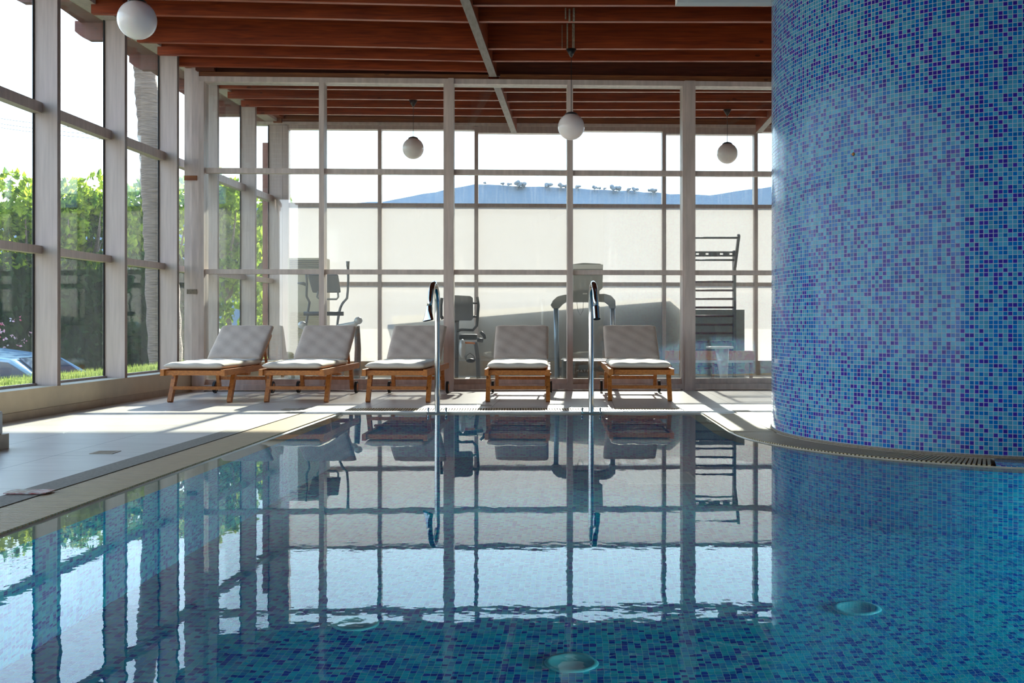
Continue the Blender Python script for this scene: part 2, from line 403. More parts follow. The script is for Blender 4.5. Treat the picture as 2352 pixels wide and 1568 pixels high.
# basin : beige lip, then mosaic walls and sloping mosaic floor
def offset(poly, d):
    n = len(poly); out_ = []
    for i in range(n):
        p0, p1, p2 = Vector(poly[i-1]), Vector(poly[i]), Vector(poly[(i+1) % n])
        a = (p1-p0).normalized(); c_ = (p2-p1).normalized()
        na = Vector((a.y, -a.x)); nc = Vector((c_.y, -c_.x)); nn = (na+nc)
        if nn.length < 1e-6: nn = na
        nn.normalize(); out_.append(tuple(p1 + nn*d/max(.35, nn.dot(na))))
    return out_
inner = offset(pool, .12)
def depth(x, y): return -(1.55+.22*(y-4.15))
b = MB(); ring_faces(b, pool, -.006, offset(pool, .02), -.022); ring_faces(b, offset(pool, .02), -.022, inner, -.09)
lip = struct(b.build('trim_2', M['lip']))
b = MB()
va = [b.bm.verts.new((x, y, -.09)) for x, y in inner]; vb = [b.bm.verts.new((x, y, depth(x, y))) for x, y in inner]
n = len(inner); run = 0
for k in range(n):
    f = b.bm.faces.new((va[k], va[(k+1) % n], vb[(k+1) % n], vb[k]))
    L = (va[(k+1) % n].co - va[k].co).length
    for l, uvv in zip(f.loops, ((run, -.09), (run+L, -.09), (run+L, vb[(k+1) % n].co.z), (run, vb[k].co.z))): l[b.uv].uv = uvv
    run += L
fl = b.bm.faces.new(vb)
for l in fl.loops: l[b.uv].uv = (l.vert.co.x-.073*l.vert.co.y, l.vert.co.y)
basin = struct(b.build('pool_basin', M['pool_mosaic']))
basin.name = 'wall_pool'
b = MB(); f = b.bm.faces.new([b.bm.verts.new((x, y, -.012)) for x, y in pool])
wat = b.build('pool_water', M['water']); 
if wat.data.polygons[0].normal.z < 0: wat.data.flip_normals()
tag(wat, 'still blue swimming pool water mirroring the glass walls', 'water', kind='stuff')

# added out-of-frame lamps in the pool walls that brighten the pool floor
def pool_fill_light(x, y, z, aim, power, label, spot=None):
    root = empty('pool_fill_light', (x, y, z)); d = (Vector(aim)-Vector((x, y, z))).normalized()
    rot = d.to_track_quat('-Z', 'Y').to_euler()
    b = MB(); b.lathe(0, 0, [(.0,.03),(.13,.03),(.14,.0),(.12,-.015),(.10,-.005),(0,-.005)], 24); o = b.build('bezel', M['steel'], root, world=False); 
    side = Vector((-1,0,0)) if x > 5 else Vector((0,1,0)); o.rotation_euler = side.to_track_quat('-Z', 'Y').to_euler()
    l = bpy.data.lights.new('pool_fill_light', 'SPOT' if spot else 'AREA'); l.energy = power; l.color = (.68, .95, 1)
    if spot: l.spot_size = math.radians(spot); l.spot_blend = 1; l.shadow_soft_size = .1
    else: l.shape = 'DISK'; l.size = .2
    lo_ = bpy.data.objects.new('fill_bulb', l); COL.objects.link(lo_); lo_.parent = root; lo_.location = tuple(side*.03); lo_.rotation_euler = rot
    tag(root, label, 'pool light', 'added underwater fill lights')
pool_fill_light(5.87, 1.6, -.45, (0, 6.0, -1.6), 50, 'added round steel underwater fill lamp in the pool wall beyond the column, nearest')
pool_fill_light(5.87, 3.1, -.45, (0, 7.5, -2.0), 110, 'added round steel underwater fill lamp in the pool wall beyond the column, middle')
pool_fill_light(5.87, 4.6, -.45, (0, 4.2, -1.6), 30, 'added round steel underwater fill lamp in the pool wall beyond the column, farthest')
pool_fill_light(-.9, 1.03, -.35, (-.9, 9.0, -1.9), 110, 'added round steel underwater fill lamp in the near pool wall, left', 50)
pool_fill_light(.9, 1.03, -.35, (.3, 9.0, -1.9), 110, 'added round steel underwater fill lamp in the near pool wall, right', 50)
# gratings
def left_grate():
    b = MB(); y = 1.0
    while y < 9.30:
        b.fbox(-.325, -.012, y, y+.017, -.022, 0, fx=PX); y += .026
    for dx in (-.27, -.16, -.05): b.fbox(dx, dx+.012, 1.0, 9.30, -.045, -.022, fx=PX)
    return b.build('pool_grating', M['grate'], origin=(PX(5)-.17, 5, 0))
tag(left_grate(), 'long beige slatted overflow grating along the left pool edge', 'grating', 'overflow gratings')
b = MB(); x = -1.60
while x < 1.66:
    b.box(x, x+.014, 9.66, 9.925, -.022, 0.001); x += .026
b.box(-1.60, 1.68, 9.635, 9.662, -.03, .001).box(-1.60, 1.68, 9.922, 9.95, -.03, .001).box(-1.6, 1.68, 9.79, 9.80, -.03, -.003)
tag(b.build('pool_grating', M['grate'], origin=(0, 9.8, 0)), 'beige slatted grating across the far pool edge below the loungers', 'grating', 'overflow gratings')
b = MB()
def PR(y): return 1.72 + (y-7.9)*.05
y = 7.75
while y < 9.36:
    b.fbox(.012, .33, y, y+.017, -.022, 0, fx=PR); y += .026
a = math.radians(177.5)
while a < math.radians(246):
    ca, sa = math.cos(a), math.sin(a); t_ = Vector((-sa, ca))*.0085
    P = []
    for z in (-.022, 0):
        for r_, s_ in ((1.625,-1),(1.928,-1),(1.928,1),(1.625,1)):
            P.append((CC.x+r_*ca+s_*t_.x, CC.y+r_*sa+s_*t_.y, z))
    b.hexa(P); a += .027/1.85
for r_ in (1.70, 1.79, 1.88): b.lathe(CC.x, CC.y, [(r_,-.045),(r_+.012,-.045),(r_+.012,-.022),(r_,-.022)], 40, math.radians(177), math.radians(246))
tag(b.build('pool_grating', M['grate'], origin=(2.0, 8, 0)), 'beige slatted grating curving round the foot of the mosaic column', 'grating', 'overflow gratings')
# mosaic ledge right of the curved grating
b = MB(); b.lathe(CC.x, CC.y, [(1.6,-.1),(1.6,.0),(1.935,.0),(1.935,-.1)], 30, math.radians(246.3), math.radians(300))
struct(b.build('trim_3', M['mosaic']))
# stone strips
b = MB(); b.fbox(-.505, -.335, .5, 9.95, -.03, .003, fx=PX); struct(b.build('trim_4', M['coping']))
b = MB(); b.fbox(.33, .49, 7.7, 9.95, -.03, .003, fx=PR); struct(b.build('trim_5', M['coping']))
b = MB(); b.box(PX(9.5)-.0, 1.80, 9.49, 9.633, -.03, .0005); struct(b.build('trim_6', M['whitestone']))
b = MB(); b.hexa([(PX(9.31)-.335,9.31,-.03),(PX(9.31)+.0,9.31,-.03),(-1.605,9.95,-.03),(PX(9.95)-.335,9.95,-.03),(PX(9.31)-.335,9.31,0),(PX(9.31)+.0,9.31,0),(-1.605,9.95,0),(PX(9.95)-.335,9.95,0)])
b.hexa([(1.69,9.634,-.03),(1.80,9.49,-.03),(1.81,9.372,-.03),(2.13,9.372,-.03),(1.69,9.634,0),(1.80,9.49,0),(1.81,9.372,0),(2.13,9.372,0)])
b.box(1.685, 2.15, 9.5, 9.95, -.03, 0.0)
struct(b.build('trim_7', M['whitestone']))
# near coping (behind the frame edge) and right side
b = MB(); b.box(PX(.9)-.335, 6.3, .55, .9, -.03, 0); b.box(6.0, 6.3, .9, 5.76, -.03, 0); b.box(3.66, 6.3, 5.76, 6.08, -.03, 0)
struct(b.build('trim_8', M['coping']))

# left wall : sill wall, skirting, posts, windows
b = MB(); b.fbox(-.33, .012, -4, 16.3, 0, .262, fx=XL); struct(b.build('wall_left', M['plaster']))
b = MB(); y = 9.59-.64*21
while y < 12.3:
    b.fbox(.012, .024, y, min(y+.637, 12.40), 0, .072, fx=XL); y += .64
struct(b.build('baseboard_left', M['skirting']))
LP = [9.35+1.35*k for k in range(-9, 3)] + [13.35, 14.85, 16.14]
LP = [y for y in LP if y > -3.9]
tn = 20
for i, y in enumerate(LP):
    b = MB(); b.fbox(-.23, 0, y, y+.06, .262, 4.12, fx=XL); b.fbox(-.015, .0, y+.005, y+.055, .262, 4.12, fx=XL)
    p_ = struct(b.build('trim_%d' % tn, M['alu'], origin=(XL(y)-.1, y, .262))); tn += 1
wn_ = 1
for y0, y1 in zip([-3.9]+LP, LP+[None]):
    if y1 is None or y1-y0 < .5: continue
    a0 = y0+.06
    b = MB()
    b.fbox(-.24, -.144, a0, y1, 1.50, 1.575, fx=XL); b.fbox(-.24, -.144, a0, y1, 2.82, 2.92, fx=XL)
    b.fbox(-.24, -.04, a0, y1, 4.10, 4.22, fx=XL)
    b.fbox(-.24, -.20, a0, y1, .262, .285, fx=XL)
    root = struct(b.build('window_%d' % wn_, M['alu'], origin=(XL(a0)-.2, a0, .262))); wn_ += 1
    for z0, z1 in ((.285,1.50),(1.575,2.82),(2.92,4.10)):
        g = MB(); g.fbox(-.235, -.225, a0+.012, y1-.012, z0, z1, fx=XL); g.build('pane', M['glass'], root)
    g = MB(); g.fbox(-.225, -.215, y1-.018, y1, .285, 4.1, fx=XL); g.build('gasket', M['gasket'], root)
# ribbed track above the left windows
b = MB()
for k in range(5): b.fbox(-.03+.018*k, -.02+.018*k, 3.0, 11.7, 4.165, 4.19+.004*(k % 2), fx=XL)
b.fbox(-.035, .07, 3.0, 11.7, 4.185, 4.20, fx=XL)
struct(b.build('trim_60', M['alu']))

# corner panel between left wall and partition
b = MB(); b.box(-4.10, -4.0, 12.46, 12.56, 0, 4.04); b.box(-4.0, -3.91, 12.43, 12.56, 0, 4.04)
cp = struct(b.build('wall_corner', M['paint']))
g = MB(); g.box(-4.09, -3.93, 12.425, 12.432, .84+330*12.42/F, .84+341*12.42/F); g.build('tape_strip', M['ledger'], cp)
g = MB(); g.box(-4.06, -3.93, 12.425, 12.432, .84+69*12.42/F, .84+80*12.42/F); g.build('tape_strip', M['coping'], cp)
b = MB(); b.box(-4.08,-3.90, 12.40,12.5, 4.04, 4.14); struct(b.build('trim_61', M['ledger']))
b = MB(); b.box(-3.93,-3.70, 12.36,12.43, 3.99, 4.2); b.build('trim_62', M['board'])['kind'] = 'structure'

# partition
posts = [(-3.91,-3.845,0), (-2.42,-2.356,0), (-.862,-.80,0), (-.80,-.733,-.03), (.70,.772,0), (2.17,2.195,.0), (2.195,2.33,-.02), (4.6,4.7,0), (6.2,6.4,0)]
for (x0, x1, dy) in posts:
    b = MB(); b.fbox(x0, x1, dy, .20, .0, 3.87 if dy == 0 else 3.93, fy=DP)
    struct(b.build('trim_%d' % tn, M['paint'], origin=(x0, DP(x0), 0))); tn += 1
bays = [(-3.845,-2.42), (-2.356,-.862), (-.733,.70), (.772,2.17), (2.33,4.6), (4.7,6.2)]
for x0, x1 in bays:
    b = MB()
    for z0, z1 in ((1.468,1.527), (2.732,2.795)):
        b.fbox(x0, x1, .04, .13, z0, z1, fy=DP)
    b.fbox(x0, x1, .0, .2, .012, .08, fy=DP); b.fbox(x0, x1, .09, .13, .08, .145, fy=DP)
    root = struct(b.build('window_%d' % wn_, M['paint'], origin=(x0, DP(x0)+.05, 0))); wn_ += 1
    for z0, z1 in ((.145,1.468),(1.527,2.732),(2.795,3.867)):
        g = MB(); g.fbox(x0, x1, .10, .108, z0, z1, fy=DP); g.build('pane', M['pglass'], root)
b = MB(); b.fbox(-3.91, 6.4, 0, .19, 3.867, 3.93, fy=DP); struct(b.build('trim_70', M['paint']))
b = MB(); b.fbox(-3.93, -.30, .02, .14, 3.93, 3.99, fy=DP); struct(b.build('trim_71', M['ledger']))
b = MB(); b.fbox(-.15, 6.4, .02, .14, 3.93, 3.998, fy=DP); struct(b.build('trim_72', M['ledger']))
b = MB(); b.fbox(-3.9, 6.4, .08, .12, 3.99, 4.32, fy=DP); struct(b.build('trim_73', M['board']))

# far wall
b = MB(); b.fbox(-4.2, 6.6, 0, .2, 0, .238, fy=FY); struct(b.build('wall_far', M['skirting']))
mpx = [873, 1094, 1311, 1528, 1742]
mx_ = [-3.66] + [(p-CX)/F*16.2 for p in mpx] + [5.5, 6.6]
for i, x in enumerate(mx_):
    w2 = .03 if i else .05
    b = MB(); b.fbox(x-w2, x+w2, 0, .14, .238, 4.05, fy=FY); struct(b.build('trim_%d' % tn, M['alu'], origin=(x, FY(x), .238))); tn += 1
for i, (x0, x1) in enumerate(zip(mx_, mx_[1:])):
    x0 += .03; x1 -= .03
    b = MB(); b.fbox(x0, x1, .03, .12, 1.463, 1.523, fy=FY); b.fbox(x0, x1, .03, .12, 2.745, 2.804, fy=FY)
    b.fbox(x0, x1, .0, .14, 3.995 if i not in (2, 4) else 3.95, 4.06, fy=FY)
    root = struct(b.build('window_%d' % wn_, M['alu'], origin=(x0, FY(x0)+.05, .238))); wn_ += 1
    for z0, z1, mt in ((.238,1.463,'film'),(1.523,2.745,'film'),(2.804,3.95,'glass')):
        g = MB(); g.fbox(x0, x1, .06, .07, z0, z1 if z1 < 3.9 else 3.995, fy=FY); g.build('frosted_pane' if mt == 'film' else 'pane', M[mt], root)
b = MB(); b.fbox(-4.2, 6.6, -.03, .14, 4.06, 4.105, fy=FY); struct(b.build('trim_80', M['paint']))
b = MB(); b.fbox(-4.2, 6.6, -.01, .14, 4.105, 4.20, fy=FY); struct(b.build('trim_81', M['ledger']))
b = MB(); b.fbox(-4.2, 6.6, .02, .14, 4.20, 4.32, fy=FY); struct(b.build('trim_82', M['board']))

# unseen walls that close the room
b = MB(); b.box(6.4, 6.6, -4, 16.6, 0, 4.32); struct(b.build('wall_right', M['white']))
b = MB(); b.box(-4.9, 6.6, -4.2, -4, 0, 4.32); struct(b.build('wall_near', M['white']))

# ceiling with its joists and beams
b = MB(); b.box(-4.98, 6.8, -4.2, 16.75, 4.32, 4.46)
ceil = struct(b.build('ceiling', M['board'], origin=(0, 6, 4.32)))
def joist(xa, ya, za, xb, yb, zb, h=.33, w_=.06, mat='joist'):
    g = MB(); P = []
    for (x, y, z0, z1) in ((xa, ya, za, 4.32), (xb, yb, zb, 4.32)): pass
    t0, t1 = min(za+h, 4.32), min(zb+h, 4.32)
    g.hexa([(xa,ya,za),(xb,yb,zb),(xb,yb+w_,zb),(xa,ya+w_,za),(xa,ya,t0),(xb,yb,t1),(xb,yb+w_,t1),(xa,ya+w_,t0)])
    return g.build('joist', M[mat], ceil)
def bx_(y): return -.236+.073*(y-12.4)
Dj = [9.78-.53*k for k in range(1, 20)] + [9.78, 10.31, 11.33, 11.86]
for D in Dj:
    xl = XL(D)-.1; joist(xl, D-.155, 4.008, bx_(D)-.045, D, 3.972)
    joist(bx_(D)+.045, D, 3.975, 6.4, D+.03, 3.98)
joist(XL(12.3)-.1, 12.20, 4.005, bx_(12.3)-.045, 12.34, 3.972)
for D in (12.95, 13.48, 14.06, 14.59, 15.12):
    joist(XL(D)-.1, D-.08, 4.015, bx_(D)-.045, D, 4.0); joist(bx_(D)+.045, D, 3.985, 6.4, D, 3.985)
for y0, y1 in ((-4, 12.42), (12.75, 16.1)):
    for o_ in (0, 3.95):
        g = MB(); g.fbox(-.045+o_, .045+o_, y0, y1, 3.93, 3.95, fx=bx_); g.fbox(-.043+o_, .043+o_, y0, y1, 3.95, 4.32, fx=bx_)
        bb = g.build('beam', M['joisty'], ceil)
        g = MB(); g.fbox(-.046+o_, .046+o_, y0, y1, 3.922, 3.932, fx=bx_); g.build('beam_underside', M['greybeam'], ceil)
g = MB(); g.fbox(-.24, -.02, -4, 12.35, 4.22, 4.32, fx=XL); g.fbox(-.24, .06, 12.7, 16.1, 4.15, 4.32, fx=XL); g.build('wall_plate', M['joisty'], ceil)
for y in (12.9, 14.75, 16.0):
    g = MB(); g.fbox(-.10, .03, y, y+.07, 4.08, 4.25, fx=XL); g.build('bracket', M['ledger'], ceil)
for k in range(10):
    y = 15.55-1.35*k; x1 = -5.05+.08*(y-11.5)
    g = MB(); x0 = XL(y)-.24
    g.prism([(x0,4.12),(x1+.16,4.12),(x1+.06,4.17),(x1,4.22),(x1,4.34),(x0,4.34)], .09, 'y', y); g.build('rafter_tail', M['board'], ceil)
# pale lime runs down the joist face above the middle lamp
g = MB()
for (px, y0, y1, wd) in ((1291,57,112,1.5),(1303,54,112,3.5),(1308,20,50,4),(1318,18,50,4.5),(1317,54,112,6),(1299,18,44,3)):
    D = 11.33-.004 if y1 > 60 else 10.31-.004
    a_ = at(px-wd/2, y0, D); c_ = at(px+wd/2, y1, D); g.box(a_.x, c_.x, D, D+.004, c_.z, a_.z)
g.build('lime_streaks', plain('lime_scale', (.52,.40,.27), .9, noise=.4, scale=60), ceil)

# soffit at the top right
b = MB(); a_ = at(1551, 10, 8.25); b.box(a_.x, 2.6, 8.15, 8.25, at(0,10,8.2).z, 4.32); struct(b.build('trim_90', M['white']))

# mosaic column
b = MB(); nseg = 160; rings = []
for z in (0.0, 4.32):
    rings.append([b.bm.verts.new((CC.x+CR*math.cos(2*math.pi*k/nseg), CC.y+CR*math.sin(2*math.pi*k/nseg), z)) for k in range(nseg)])
for k in range(nseg):
    f = b.bm.faces.new((rings[0][k], rings[0][(k+1) % nseg], rings[1][(k+1) % nseg], rings[1][k])); f.smooth = True
    u0 = CR*2*math.pi*k/nseg; u1 = CR*2*math.pi*(k+1)/nseg
    for l, q in zip(f.loops, ((u0,.0001),(u1,.0001),(u1,4.32),(u0,4.32))): l[b.uv].uv = q
colo = b.build('mosaic_column', M['mosaic'], origin=(CC.x, CC.y, 0))
tag(colo, 'huge round column clad in blue glass mosaic beside the pool', 'column')
b = MB(); b.lathe(CC.x, CC.y, [(CR+.006,.018),(CR+.014,.0),(CR,-.002)], 80); b.build('mortar_joint', M['coping'], colo)
b = MB(); q = at(1846, 364, 6.9); 
ang = math.radians(196)
for k in range(1): pass
b.ball((CC.x+CR*math.cos(math.radians(214)), CC.y+CR*math.sin(math.radians(214)), 2.0), .014, 1); b.build('anchor_stub', M['teak'], colo)

# low white kerb at the left frame edge
b = MB(); P = flo(0, 1040)
b.box(-3.9, -3.41, 6.45, 6.75, 0, .10); r_ = empty('low_kerb', (-3.6, 6.6, 0)); b.build('plinth', M['skirting'], r_)
b = MB(); b.box(-3.9, -3.43, 6.49, 6.71, .10, .255).bevel(.012, 2); b.build('kerb_body', M['white'], r_)
tag(r_, 'stubby white plastered kerb on a stone plinth at the left edge', 'kerb')

# ================================================================ SUN LOUNGERS
def cushion(w_, l_, t_, seed=0, wr=.004):
    b = MB(); nu, nv = 26, 34; rnd = random.Random(seed)
    ph = [rnd.uniform(0, 6) for _ in range(6)]
    def prof(u, v):
        e_ = max(0, 1-abs(u)**14)*max(0, 1-abs(v)**14)
        return e_**.5
    grid = {}
    for side in (1, -1):
        for i in range(nu+1):
            for j in range(nv+1):
                u = math.sin((i/nu-.5)*math.pi); v = math.sin((j/nv-.5)*math.pi)
                u = .5*u+.5*(i/nu*2-1); v = .5*v+.5*(j/nv*2-1)
                h = prof(u, v)
                crown = .10*t_*(1-u*u)*(1-v*v)
                wv = wr*(math.sin(u*9+ph[0]+3*v)*math.sin(v*7+ph[1])+.6*math.sin(v*38+ph[2]+4*u)*max(0, abs(u)-.75)*4)
                if i in (0, nu) or j in (0, nv):
                    if side == -1: grid[(side, i, j)] = grid[(1, i, j)]; continue
                    z = 0
                    x = u*w_/2; y = v*l_/2
                else:
                    z = side*(t_/2*h + (crown+wv if side == 1 else 0)); x = u*w_/2; y = v*l_/2
                x *= 1-.012*abs(v)**6; y *= 1-.01*abs(u)**6
                grid[(side, i, j)] = b.bm.verts.new((x, y, z+t_/2))
    for side in (1, -1):
        for i in range(nu):
            for j in range(nv):
                q = [grid[(side, i, j)], grid[(side, i+1, j)], grid[(side, i+1, j+1)], grid[(side, i, j+1)]]
                f = b.bm.faces.new(q if side == 1 else q[::-1]); f.smooth = True
    return b
def make_lounger(seed, tilt):
    root = empty('sun_lounger')
    for s in (-1, 1):
        b = MB(); x = s*.325
        b.prism([(0,.295),(1.88,.295),(1.90,.31),(1.90,.362),(0.0,.362)], .042, 'x', x-.021); b.build('side_rail', M['teak'], root, world=False)
        b = MB(); b.bar((x, .21, 0), (x, .36, .30), .045, .06, up=(0,1,0)); b.build('front_leg', M['teak'], root, world=False)
        b = MB(); b.bar((x*.93, 1.66, .05), (x*.93, 1.60, .30), .04, .055, up=(0,1,0)); b.build('rear_leg', M['teak'], root, world=False)
        b = MB(); cx_ = s*.355; n_ = 24
        vs = []
        for r0, xx in ((.072,-.014),(.072,.014)):
            vs.append([b.bm.verts.new((cx_+xx, 1.66+r0*math.cos(2*math.pi*k/n_), .074+r0*math.sin(2*math.pi*k/n_))) for k in range(n_)])
        for k in range(n_): b.bm.faces.new((vs[0][k], vs[0][(k+1) % n_], vs[1][(k+1) % n_], vs[1][k]))
        b.bm.faces.new(vs[0]); b.bm.faces.new(vs[1][::-1])
        wh = b.build('wheel', M['rubber'], root, world=False)
        b = MB(); b.tube([(cx_-.017,1.66,.074),(cx_+.017,1.66,.074)], .045, 20); b.build('wheel_disc', M['teak'], wh, world=False)
    b = MB(); b.box(-.305, .305, .235, .265, .135, .170); b.build('stretcher', M['teak'], root, world=False)
    b = MB(); b.box(-.305, .305, 1.62, 1.65, .165, .205); b.build('stretcher', M['teak'], root, world=False)
    b = MB(); b.box(-.305, .305, .03, .06, .30, .35); b.build('end_rail', M['teak'], root, world=False)
    b = MB(); b.box(-.305, .305, 1.80, 1.83, .30, .35); b.build('end_rail', M['teak'], root, world=False)
    b = MB(); y = .10
    while y < 1.28: b.box(-.305, .305, y, y+.05, .325, .343); y += .078
    b.build('seat_slats', M['teak'], root, world=False)
    b = MB(); b.box(-.36, .36, .72, .80, .268, .292); b.box(-.30,.30,.95,1.0,.27,.295); b.build('cross_bar', M['teak'], root, world=False)
    # back
    piv = Vector((0, 1.33, .352)); d = Vector((0, math.cos(tilt), math.sin(tilt)))
    b = MB()
    for s in (-1, 1): b.bar(piv+Vector((s*.28,0,-.0)), piv+Vector((s*.28,0,0))+d*.60, .035, .035)
    for k in range(7):
        q = piv+d*(.05+.085*k); b.bar(q+Vector((-.28,0,0)), q+Vector((.28,0,0)), .014, .05, up=d)
    b.build('back_frame', M['teak'], root, world=False)
    top = piv+d*.45
    for s in (-.24, .24):
        b = MB(); b.bar(top+Vector((s,0,-.02)), (s, 1.80, .33), .025, .03); b.build('prop', M['teak'], root, world=False)
    b = cushion(.655, 1.33, .072, seed); bmesh.ops.translate(b.bm, verts=b.bm.verts, vec=(0, .02+.665, .362))
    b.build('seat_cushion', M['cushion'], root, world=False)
    b = cushion(.655, .66, .070, seed+50, .005)
    R = Matrix.Rotation(tilt, 4, 'X')
    bmesh.ops.transform(b.bm, verts=b.bm.verts, matrix=Matrix.Translation(piv+Vector((0,-.01,.045))) @ R @ Matrix.Translation((0,.33,0)))
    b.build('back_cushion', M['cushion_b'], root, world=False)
    return root
def copy_lounger(src):
    return copy_tree(src)
base = make_lounger(1, math.radians(36))
L = [(-3.36, 10.46, .058, 'leftmost of five teak loungers, in the corner by the left windows'),
     (-2.325, 10.48, .045, 'second teak lounger from the left, in front of the elliptical trainer'),
     (-1.235, 10.46, .058, 'third teak lounger from the left, partly behind the flared steel spout'),
     (.055, 10.52, .039, 'fourth teak lounger from the left, between the two steel spouts'),
     (1.385, 10.64, .045, 'rightmost teak lounger, in front of the treadmill side of the gym')]
for i, (x, y, a_, lb) in enumerate(L):
    o = base if i == 0 else copy_lounger(base)
    o.location = (x, y, 0); o.rotation_euler = (0, 0, -a_)
    tag(o, lb, 'sun lounger', 'teak loungers along the glass partition')

# ================================================================ POOL SPOUTS
def spout(x, y, dx, fan, label):
    root = empty('water_spout', (x, y, 0))
    prof = [(0,-.35),(0,0),(0,.9),(0,1.05),(-.018,1.13),(-.06,1.195),(-.115,1.222),(-.17,1.205),(-.215,1.15),(-.25,1.07),(-.285,.98)]
    pts = [(dx*(-q[0])/.4, q[0], q[1]) for q in prof]
    b = MB(); b.tube(pts, .0265, 18); b.build('pipe', M['chrome'], root, world=False)
    d = (Vector(pts[-1])-Vector(pts[-2])).normalized(); p0 = Vector(pts[-1])
    if fan:
        b = MB(); r1 = Vector((.8, -.6, 0)).cross(d).normalized(); side = d.cross(r1).normalized()
        rings = []
        for t_, wd, th in ((-.02,.030,.030),(.03,.036,.028),(.09,.055,.018),(.115,.064,.014)):
            ring = []
            for k in range(20):
                an = 2*math.pi*k/20; ring.append(b.bm.verts.new(p0+d*t_+side*math.cos(an)*wd+r1*math.sin(an)*th))
            rings.append(ring)
        for u_, v_ in zip(rings, rings[1:]):
            for k in range(20): f = b.bm.faces.new((u_[k], u_[(k+1) % 20], v_[(k+1) % 20], v_[k])); f.smooth = True
        b.build('flared_nozzle', M['chrome'], root, world=False)
    else:
        b = MB(); b.tube([p0-d*.02, p0+d*.10], .033, 20, caps=False); b.tube([p0+d*.10, p0-d*.01], .028, 20, caps=False); b.build('nozzle_sleeve', M['chrome'], root, world=False)
        b = MB(); b.tube([p0+d*.075, p0+d*.08], .0275, 20); b.build('nozzle_face', plain('blue_insert', (.03,.09,.16), .3), root, world=False)
    b = MB(); b.box(-.10, .10, -.035, .0, -.012, .002); b.build('base_plate', M['chrome'], root, world=False)
    for s in (-1, 1):
        b = MB(); b.tube([(s*.085,-.02,-.03),(s*.085,-.02,.03)], .008, 8); b.ball((s*.085,-.02,.035), .013, 1); b.build('clamp_bolt', M['chrome'], root, world=False)
    return tag(root, label, 'spout', 'steel water spouts')
spout(-.712, 9.50, -.075, True, 'polished steel pool spout with wide flared mouth, left of the two')
spout(.755, 9.50, .035, False, 'polished steel pool spout with round tubular mouth, right of the two')

# ================================================================ PENDANT GLOBES
def pendant(c_, r_, ztop, label):
    root = empty('pendant_lamp', c_)
    b = MB(); b.ball((0,0,0), r_, 4); b.build('globe', M['globe'], root, world=False)
    b = MB(); b.lathe(0, 0, [(.0, r_*1.12),(.02,r_*1.12),(.045,r_*1.07),(r_*.46,r_*.98),(r_*.48,r_*.90),(r_*.40,r_*.90)], 24); b.build('cap', M['black'], root, world=False)
    b = MB(); b.tube([(0,0,r_*1.1),(0,0,ztop-c_[2]-.05)], .004, 6); b.build('cord', M['black'], root, world=False)
    b = MB(); z = ztop-c_[2]; b.lathe(0, 0, [(.0,z-.085),(.012,z-.085),(.06,z),(.0,z)], 20); b.build('canopy', M['black'], root, world=False)
    return tag(root, label, 'lamp', 'white globe pendants')
p = at(315, 46, 7.83); pendant(tuple(p), .15, 4.0, 'white glass globe lamp close to the camera at top left')
p = at(1312, 291, 11.36); pendant(tuple(p), .151, 3.972, 'white glass globe lamp hanging in front of the glass partition')
p = at(949, 341, 14.09); pendant(tuple(p), .151, 4.0, 'white globe lamp in the gym on the left, behind glass')
p = at(1670.5, 352.5, 14.62); pendant(tuple(p), .151, 3.985, 'white globe lamp in the gym on the right, near the column')

# ================================================================ SMALL DECK THINGS
q = flo(66, 1133)
b = MB(); b.prism([(-.10,-.055),(.085,-.055),(.105,-.045),(.11,.045),(.09,.055),(-.085,.055),(-.105,.04)], .006, 'z', .003)
sg = plain('worn_sign_face', (.72,.70,.72), .15, col2=(.45,.12,.12), scale=14, stretch=(2,5,1))
s_ = b.build('deck_sign', sg, origin=None); s_.location = (q.x, q.y, 0.003)
tag(s_, 'small worn white and red plate lying on the pool coping', 'sign')
for px, py, lb in ((242,1039,'small square floor inlet in the shaded left deck'), (666,940,'small square floor inlet left of the far pool corner'), (1112,931,'small square floor inlet below the fourth lounger')):
    q = flo(px, py); b = MB(); b.box(-.075,.075,-.075,.075,0,.003); 
    for k in range(5): b.box(-.06,.06,-.055+k*.025,-.047+k*.025,.003,.005)
    o = b.build('floor_inlet', M['skirting']); o.location = (q.x, q.y, .0005); tag(o, lb, 'drain', 'square floor inlets')
# underwater fittings
def onfloor(x, y): return (x, y, depth(x, y)+.004)
sl = math.atan(-.22)
for x, y, lb in ((-.707,4.48,'pale round underwater inlet on the pool floor at left'), (1.596,4.61,'pale round underwater inlet on the pool floor near the column'), (.239,4.02,'pale round underwater inlet nearest the camera')):
    b = MB(); b.lathe(0,0,[(0,.004),(.08,.004),(.085,.010),(.105,.010),(.11,.0),(0,0)], 28)
    o = b.build('pool_inlet', plain('pale_ceramic', (.07,.42,.46), .3)); o.location = onfloor(x, y); o.rotation_euler = (sl,0,0)
    tag(o, lb, 'pool fitting', 'round inlets on the pool floor')
b = MB(); n_ = 11
for k in range(n_+1): b.box(-.27+.54*k/n_-.012, -.27+.54*k/n_+.012, -.27, .27, .0, .02)
for k in range(n_+1): b.box(-.27, .27, -.27+.54*k/n_-.012, -.27+.54*k/n_+.012, .0, .02)
o = b.build('drain_grate', plain('white_grate', (.95,.97,.9), .4)); o.location = onfloor(1.21, 8.15); o.rotation_euler = (sl,0,0)
tag(o, 'square white drain grate on the pool floor at the far end', 'drain')

